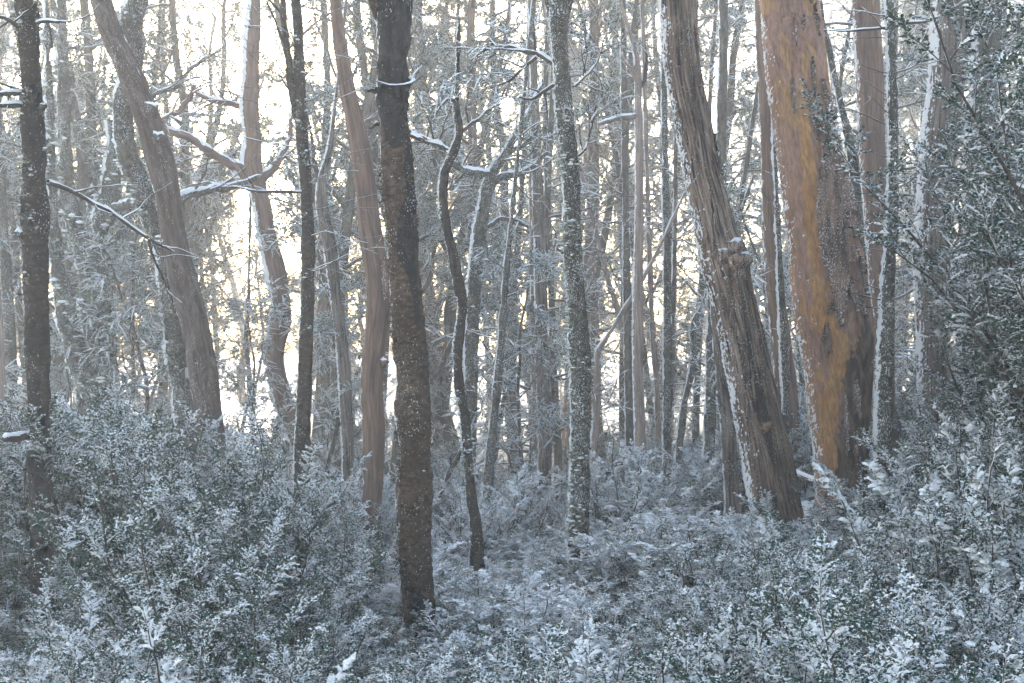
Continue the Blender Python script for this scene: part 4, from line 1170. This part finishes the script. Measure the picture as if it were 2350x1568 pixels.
# ------------------------------------------------------------------ fallen limb between the orange gum and the leaning tree
fl = Acc()
Pf = np.array([at(1818, 1082, 11.2), at(1850, 1098, 11.0), at(1885, 1112, 10.8), at(1915, 1138, 10.6), at(1945, 1175, 10.4)])
Qf, _ = catmull(Pf, 26)
tube(fl, Qf, np.linspace(0.028, 0.045, 26), 10, wob=0.15)
fo = link('fallen_limb', fl.mesh('fallen_limb', M['mossy']))
fo['label'] = 'snow topped fallen limb propped against the great orange gum'
fo['category'] = 'branch'
fs = Acc()
tube(fs, Qf + np.array([0, 0, 0.022]), np.linspace(0.026, 0.04, 26), 8, wob=0.25)
link('snow', fs.mesh('snow', M['snow'], bark=False), fo, 'stuff')

# ------------------------------------------------------------------ shrubs and evergreens
def proto(name, cat, parts, loc=(0, 0, 0)):
    root = thing(name, 'x', cat, loc)
    for nm, me in parts:
        link(nm, me, root, 'stuff' if nm in ('foliage', 'snow', 'crown') else None)
    return root

SHR = []
for k, a in enumerate([dict(H=1.6, stems=7, nbr=13, ntw=22, K=7, ll=0.020, snow=0.46, pads=4, twl=0.085, tw_rad=0.0068, brl=0.62, rise=0.45),
                       dict(H=1.35, stems=8, nbr=14, ntw=15, K=8, ll=0.019, snow=0.58, pads=24, heavy=0.25, rise=1.0, tw_rad=0.0115, twl=0.085),
                       dict(H=1.5, stems=7, nbr=13, ntw=22, K=7, ll=0.021, snow=0.40, pads=3, rise=0.25, spread=0.6, twl=0.09, tw_rad=0.0062, brl=0.66),
                       dict(H=1.3, stems=9, nbr=12, ntw=15, K=8, ll=0.018, snow=0.65, pads=60, heavy=0.6, rise=0.6, spread=0.65, tw_rad=0.0135, twl=0.08)]):
    w, l, s, H = make_shrub(100 + k, **a)
    SHR.append([('stem', w), ('foliage', l), ('snow', s), max(v.co.z for v in l.vertices)])
EVG = []
for k, a in enumerate([dict(H=4.4, stems=7, nbr=36, ntw=10, K=9, ll=0.027, snow=0.40, pads=10, spread=0.26, brl=0.62, twl=0.15, leafm='leaf_dark', rings=5, arc=4, dome=False, heavy=0.5, tw_rad=0.0085, rise=0.35),
                       dict(H=3.0, stems=6, nbr=24, ntw=10, K=10, ll=0.026, snow=0.42, pads=10, spread=0.22, brl=0.56, twl=0.14, leafm='leaf_dark', rings=5, arc=4, dome=False, heavy=0.5, tw_rad=0.009, rise=0.45)]):
    w, l, s, H = make_shrub(200 + k, **a)
    EVG.append([('stem', w), ('foliage', l), ('snow', s), H])

used = {}
def put(kind, idx, plib, name, cat, loc, rz, sc, label, group, tilt=(0, 0)):
    key = (kind, idx)
    if key not in used:
        used[key] = proto(name, cat, plib[idx][:-1] if not isinstance(plib[idx], tuple) else plib[idx][0])
        o = used[key]
        o.location = [float(c) for c in loc]; o.rotation_euler = (tilt[0], tilt[1], rz); o.scale = (sc, sc, sc) if np.isscalar(sc) else sc
        o['label'] = label; o['group'] = group
        return o
    return copy_tree(used[key], loc, rz, sc, label, group, tilt)

def near_phrase(x, y):
    h = min([h for h in HEROES if h.short], key=lambda h: (h.base[0] - x) ** 2 + (h.base[1] - y) ** 2)
    return h.phrase

for k, (px, d, idx, sc) in enumerate(((2640, 6.4, 0, 1.0), (2430, 8.2, 0, 0.84), (2690, 7.6, 0, 1.12), (2410, 9.0, 1, 1.2), (2170, 9.2, 1, 0.50), (2390, 6.2, 1, 0.62), (2670, 5.6, 1, 1.0), (2580, 7.2, 0, 0.9), (2300, 9.4, 1, 0.88), (2620, 7.0, 1, 1.1), (2350, 10.4, 1, 1.25))):
    x = (px - CX) / F * d
    lab = ['tallest dark evergreen bush in front of the snow plastered stringy tree', 'dark evergreen bush spreading across the snow plastered stringy trunk', 'dark evergreen bush beyond the tallest evergreen, crowding the forest edge',
           'dark evergreen bush between the snow plastered trunk and the tallest evergreen', 'low dark evergreen bush at the right foot of the orange gum', 'low dark evergreen bush in front of the tallest evergreen', 'dark evergreen bush on the slope outside the tallest evergreen', 'second tallest dark evergreen bush, close behind the tallest one', 'dark evergreen bush hugging the foot of the snow plastered trunk', 'broad dark evergreen bush tucked between the two tallest evergreens', 'dark evergreen bush growing behind the snow plastered trunk'][k]
    put('e', idx, EVG, 'evergreen_bush', 'bush', (x, d, float(ground_z(x, d)) - 0.05), k * 1.7, sc, lab, 'dark evergreen bushes on the right slope')

prof = np.array([(-200, 870), (0, 880), (150, 865), (300, 895), (450, 935), (600, 895), (680, 1010), (780, 1125), (860, 1250), (900, 1440), (1010, 1450), (1060, 1340), (1250, 1360), (1360, 1330), (1450, 1220), (1560, 1185), (1700, 1195), (1800, 1205), (1900, 1170), (1990, 1090), (2080, 960), (2200, 880), (2350, 820), (2600, 780)])
r = np.random.default_rng(77)
ns_ = 0
near_prof = np.array([(-200, 1400), (100, 1400), (300, 1320), (420, 1190), (560, 1170), (700, 1310), (850, 1440), (1000, 1480), (1250, 1430), (1450, 1360), (1600, 1300), (1900, 1260), (2100, 1220), (2350, 1150), (2600, 1100)])
def shrub_at(x, d, ty, idx):
    gz = float(ground_z(x, d))
    H = min(max(CAM + (CY - ty) / F * d - gz, 0.5), 2.7)
    sc = H / SHR[idx][-1]
    sxy = min(1.2, max(0.62, sc ** 0.8))
    ph = near_phrase(x, d)
    put('s', idx, SHR, 'snowy_shrub', 'shrub', (x, d, gz - 0.05), r.uniform(0, 6.28), (sxy, sxy, sc), SKIND[idx] + ' near ' + ph, 'shrubs near ' + ph)
SKIND = ['feathery green shrub dusted with snow', 'upright bushy shrub thick with snow', 'spreading dark green shrub with little snow', 'low shrub almost buried in snow lumps']
for di, d0 in enumerate([3.5, 4.0, 4.6, 5.2, 5.9, 6.6, 7.3, 8.0, 8.8, 9.6]):
    nx = int(0.98 * d0 / 0.55) + 1
    for k in range(nx):
        d = d0 * (1 + r.uniform(-0.06, 0.06))
        x = (-0.52 + 1.04 * (k + r.uniform(0.1, 0.9)) / nx) * d
        px = CX + x * F / d
        hw = 0.5 / d * F
        pf = near_prof if d < 5.6 else prof
        ty = max(np.interp(px + e * hw, pf[:, 0], pf[:, 1]) for e in (-0.8, -0.4, 0, 0.4, 0.8)) + r.uniform(-75, 45)
        if d < 8.2 and px < 330:
            ty = max(ty, 1360 - max(px - 200, 0) * 2.5 + r.uniform(-30, 60))
        if 850 < px < 1070 and d < 7.7:
            ty = max(ty, 1500)
        if d0 > 8.5 and 760 < px < 2000:
            continue
        if d < 5.6:
            idx = int(r.choice([1, 3, 1, 2])) if px < 420 else int(r.choice([0, 2, 2])) if px < 900 else int(r.choice([3, 1, 3, 0])) if px < 1350 else int(r.choice([0, 1, 2, 3]))
        else:
            idx = int(r.choice([0, 0, 2, 0])) if px < 860 else int(r.choice([3, 1, 3, 0])) if px < 1350 else int(r.choice([0, 1, 2, 3]))
        shrub_at(x, d, ty, idx)
        ns_ += 1
for k in range(46):                                                        # frosted bushes filling the hollow behind the dark tree
    d = 8.6 + 4.2 * (k + r.random()) / 46
    px = r.uniform(930, 1560)
    shrub_at((px - CX) / F * d, d, r.uniform(1270, 1360) - 14 * (d - 8.6) - (60 if px > 1400 else 0), int(r.choice([3, 1, 3, 0])))
for k in range(210):
    d = 8.2 + 16 * (r.random() ** 1.35)
    x = r.uniform(-0.52, 0.52) * d
    gz = float(ground_z(x, d))
    px = CX + x * F / d
    idx = int(r.choice([1, 3, 3, 0]))
    H = r.uniform(0.7, 1.5) * (0.8 if d < 11 else 1.1)
    if d < 12:
        H = min(H, CAM + (CY - (np.interp(px, prof[:, 0], prof[:, 1]) - 40)) / F * d - gz)
        if H < 0.4:
            continue
    sc = H / SHR[idx][-1]
    sxy = max(0.85, sc)
    ph = near_phrase(x, d)
    put('s', idx, SHR, 'snowy_shrub', 'shrub', (x, d, gz - 0.05), r.uniform(0, 6.28), (sxy, sxy, sc), SKIND[idx] + ' near ' + ph, 'shrubs near ' + ph)

# ------------------------------------------------------------------ forest behind
TREES = [make_tree(301, 13, 0.15, 0.20, 20, 3.0, wig=0.07, sub=8, tw=13, K=7, ll=0.046, twl=0.25),
         make_tree(302, 11, 0.17, 0.26, 17, 3.2, wig=0.14, sub=8, tw=13, K=7, twisty=0.32, twl=0.25, ll=0.046),
         make_tree(303, 15, 0.13, 0.24, 22, 2.5, wig=0.05, sub=7, tw=11, K=7, ll=0.046, twl=0.25),
         make_tree(304, 13, 0.16, 0.32, 16, 3.0, wig=0.12, sub=8, tw=13, K=7, twisty=0.34, twl=0.25, ll=0.046),
         make_tree(305, 15, 0.085, 0.10, 44, 1.5, wig=0.035, sub=5, tw=5, K=6, leafy=0.5, elev=(-0.2, 0.35), twisty=0.14, snow=0.5),
         make_tree(306, 14, 0.07, 0.12, 40, 1.3, wig=0.05, sub=5, tw=5, K=6, leafy=0.6, elev=(-0.2, 0.4), twisty=0.16, snow=0.5),
         make_tree(307, 16, 0.17, 0.55, 12, 2.6, wig=0.04, sub=8, tw=10, K=7, mat='far_pink', top_r=0.45),
         make_tree(308, 4.6, 0.05, 0.16, 22, 1.5, wig=0.10, sub=7, tw=7, K=8, ll=0.038, twl=0.24),
         make_tree(309, 6.2, 0.06, 0.20, 24, 1.7, wig=0.12, sub=7, tw=7, K=8, ll=0.040, twl=0.26, twisty=0.3),
         make_tree(310, 9.0, 0.12, 0.30, 13, 2.6, wig=0.18, sub=9, tw=6, K=5, leafy=0.3, twisty=0.40, elev=(0.2, 1.0), snow=0.6)]
TLAB = ['leafy snow dusted forest tree with a tall straight trunk', 'leafy snow dusted forest tree with a crooked trunk', 'tall thin forest tree with a narrow leafy crown', 'forest tree with winding limbs and clumped leaves', 'slim bare pole tree bristling with drooping twigs',
        'thin pole tree with sparse snowy twigs', 'tall bare pinkish gum trunk with a high crown', 'young leafy understorey tree dusted with snow', 'young leafy understorey tree with bent snowy limbs', 'gnarled half bare tree with twisting snowy limbs', 'tall forest tree with a wide leafy crown']
r = np.random.default_rng(5)
cnt = 0
occ = [(h.base[0], h.base[1]) for h in HEROES]
def try_tree(d, u, idx, sc, mind=0.9):
    x = u * d
    if any((x - a) ** 2 + (d - b) ** 2 < mind ** 2 for a, b in occ):
        return False
    occ.append((x, d))
    gz = float(ground_z(x, d))
    put('t', idx, TREES, 'forest_tree' if idx not in (7, 8) else 'young_tree', 'tree', (x, d, gz - 0.05), r.uniform(0, 6.28), sc,
        TLAB[idx] + ' in the misty wood', ['misty forest trees', 'misty understorey trees'][idx in (7, 8)], (r.uniform(-0.05, 0.05), r.uniform(-0.05, 0.05)))
    return True
for k in range(190):
    d = 16.5 + 30 * r.random()
    u = r.uniform(-0.56, 0.56)
    px = CX + u * F
    bright = 360 < px < 700
    if bright and d > 24 and r.random() < 0.25:
        continue
    if bright:
        idx = int(r.choice([1, 3, 9, 0, 3, 1, 5]))
    elif px > 1350:
        idx = int(r.choice([0, 2, 4, 4, 5, 5, 6, 7, 8, 2, 0]))
    else:
        idx = int(r.choice([0, 1, 2, 3, 3, 5, 6, 7, 8, 9]))
    if d > 24 and idx not in (4, 5, 6, 9) and r.random() < (0.35 if px < 760 else 0.08):
        idx = int(r.choice([4, 5, 6, 9]))
    if d > (36 if px < 760 else 42 if px < 1350 else 56):
        continue
    if 900 < px < 1600 and d < 32 and r.random() < 0.55:
        idx = int(r.choice([4, 5, 6, 6]))
    if 400 < px < 920 and d < 24:
        if px < 590 or r.random() < 0.5:
            continue
        idx = 3
        d = max(d, 20)
    if px < 1900 and d < 19.5:
        d += 6
    try_tree(d, u, idx, r.uniform(0.85, 1.15))
for k in range(14):                                                        # the wood goes on unseen behind the viewpoint, added to block low light
    a = math.radians(95 + 170 * (k + r.uniform(0, 1)) / 14)
    d = r.uniform(6, 14)
    x, y = math.sin(a) * d, math.cos(a) * d
    occ.append((x, y))
    idx = int(r.choice([0, 1, 3]))
    put('t', idx, TREES, 'forest_tree', 'tree', (x, y, float(ground_z(x, y)) - 0.05), r.uniform(0, 6.28), r.uniform(0.9, 1.05), TLAB[idx] + ' added unseen behind the viewpoint for shade', 'unseen forest trees added for shade')
for k in range(14):                                                        # a deeper belt closing the view
    d = r.uniform(34, 62)
    u = r.uniform(-0.55, 0.12)
    px = CX + u * F
    if 390 < px < 560 and r.random() < 0.6:
        continue
    try_tree(d, u, int(r.choice([0, 1, 3, 2, 8, 9])), r.uniform(0.85, 1.25))
for k in range(9):                                                        # young trees closing the low gaps at the left
    try_tree(r.uniform(23, 42), r.uniform(-0.5, -0.12), int(r.choice([7, 8])), r.uniform(0.8, 1.2), 0.7)
for k in range(26):                                                        # high leafy crowns closing the top of the view
    u = r.choice([r.uniform(-0.53, -0.33), r.uniform(-0.20, 0.45), r.uniform(-0.20, 0.30)])
    try_tree(r.uniform(20, 31), u, int(r.choice([0, 2, 3, 3])), r.uniform(0.95, 1.15))
for k in range(24):                                                        # leafy young trees closer in
    d = 13.5 + 12 * r.random()
    u = r.uniform(-0.52, 0.55)
    px = CX + u * F
    if 200 < px < 760 and r.random() < 0.5:
        continue
    try_tree(d, u, int(r.choice([7, 8])), r.uniform(0.55, 1.0), 0.7)

# ------------------------------------------------------------------ mist
hz = bpy.data.meshes.new('haze')
x0, x1, y0, y1, z0, z1 = -115, 115, -45, 155, -4.5, 19.5
vs = [(x, y, z) for x in (x0, x1) for y in (y0, y1) for z in (z0, z1)]
hz.from_pydata(vs, [], [(0, 1, 3, 2), (4, 6, 7, 5), (0, 4, 5, 1), (2, 3, 7, 6), (0, 2, 6, 4), (1, 5, 7, 3)])
hm = bpy.data.materials.new('haze')
t, nd, lk = nodes(hm)
nd.remove(nd['Principled BSDF'])
pv = N(t, 'ShaderNodeVolumePrincipled')
pv.inputs['Color'].default_value = (0.97, 0.955, 0.925, 1)
pv.inputs['Density'].default_value = HAZE_DENSITY
pv.inputs['Anisotropy'].default_value = HAZE_ANISO
lk.new(pv.outputs[0], nd['Material Output'].inputs['Volume'])
hz.materials.append(hm)
ho = link('haze', hz)
ho['kind'] = 'stuff'
ho['label'] = 'pale morning mist filling the snowy wood'
ho['category'] = 'mist'
print('SHRUBS', ns_, 'TREES', len(occ), 'TRIS', sum(len(m.polygons) for m in bpy.data.meshes))
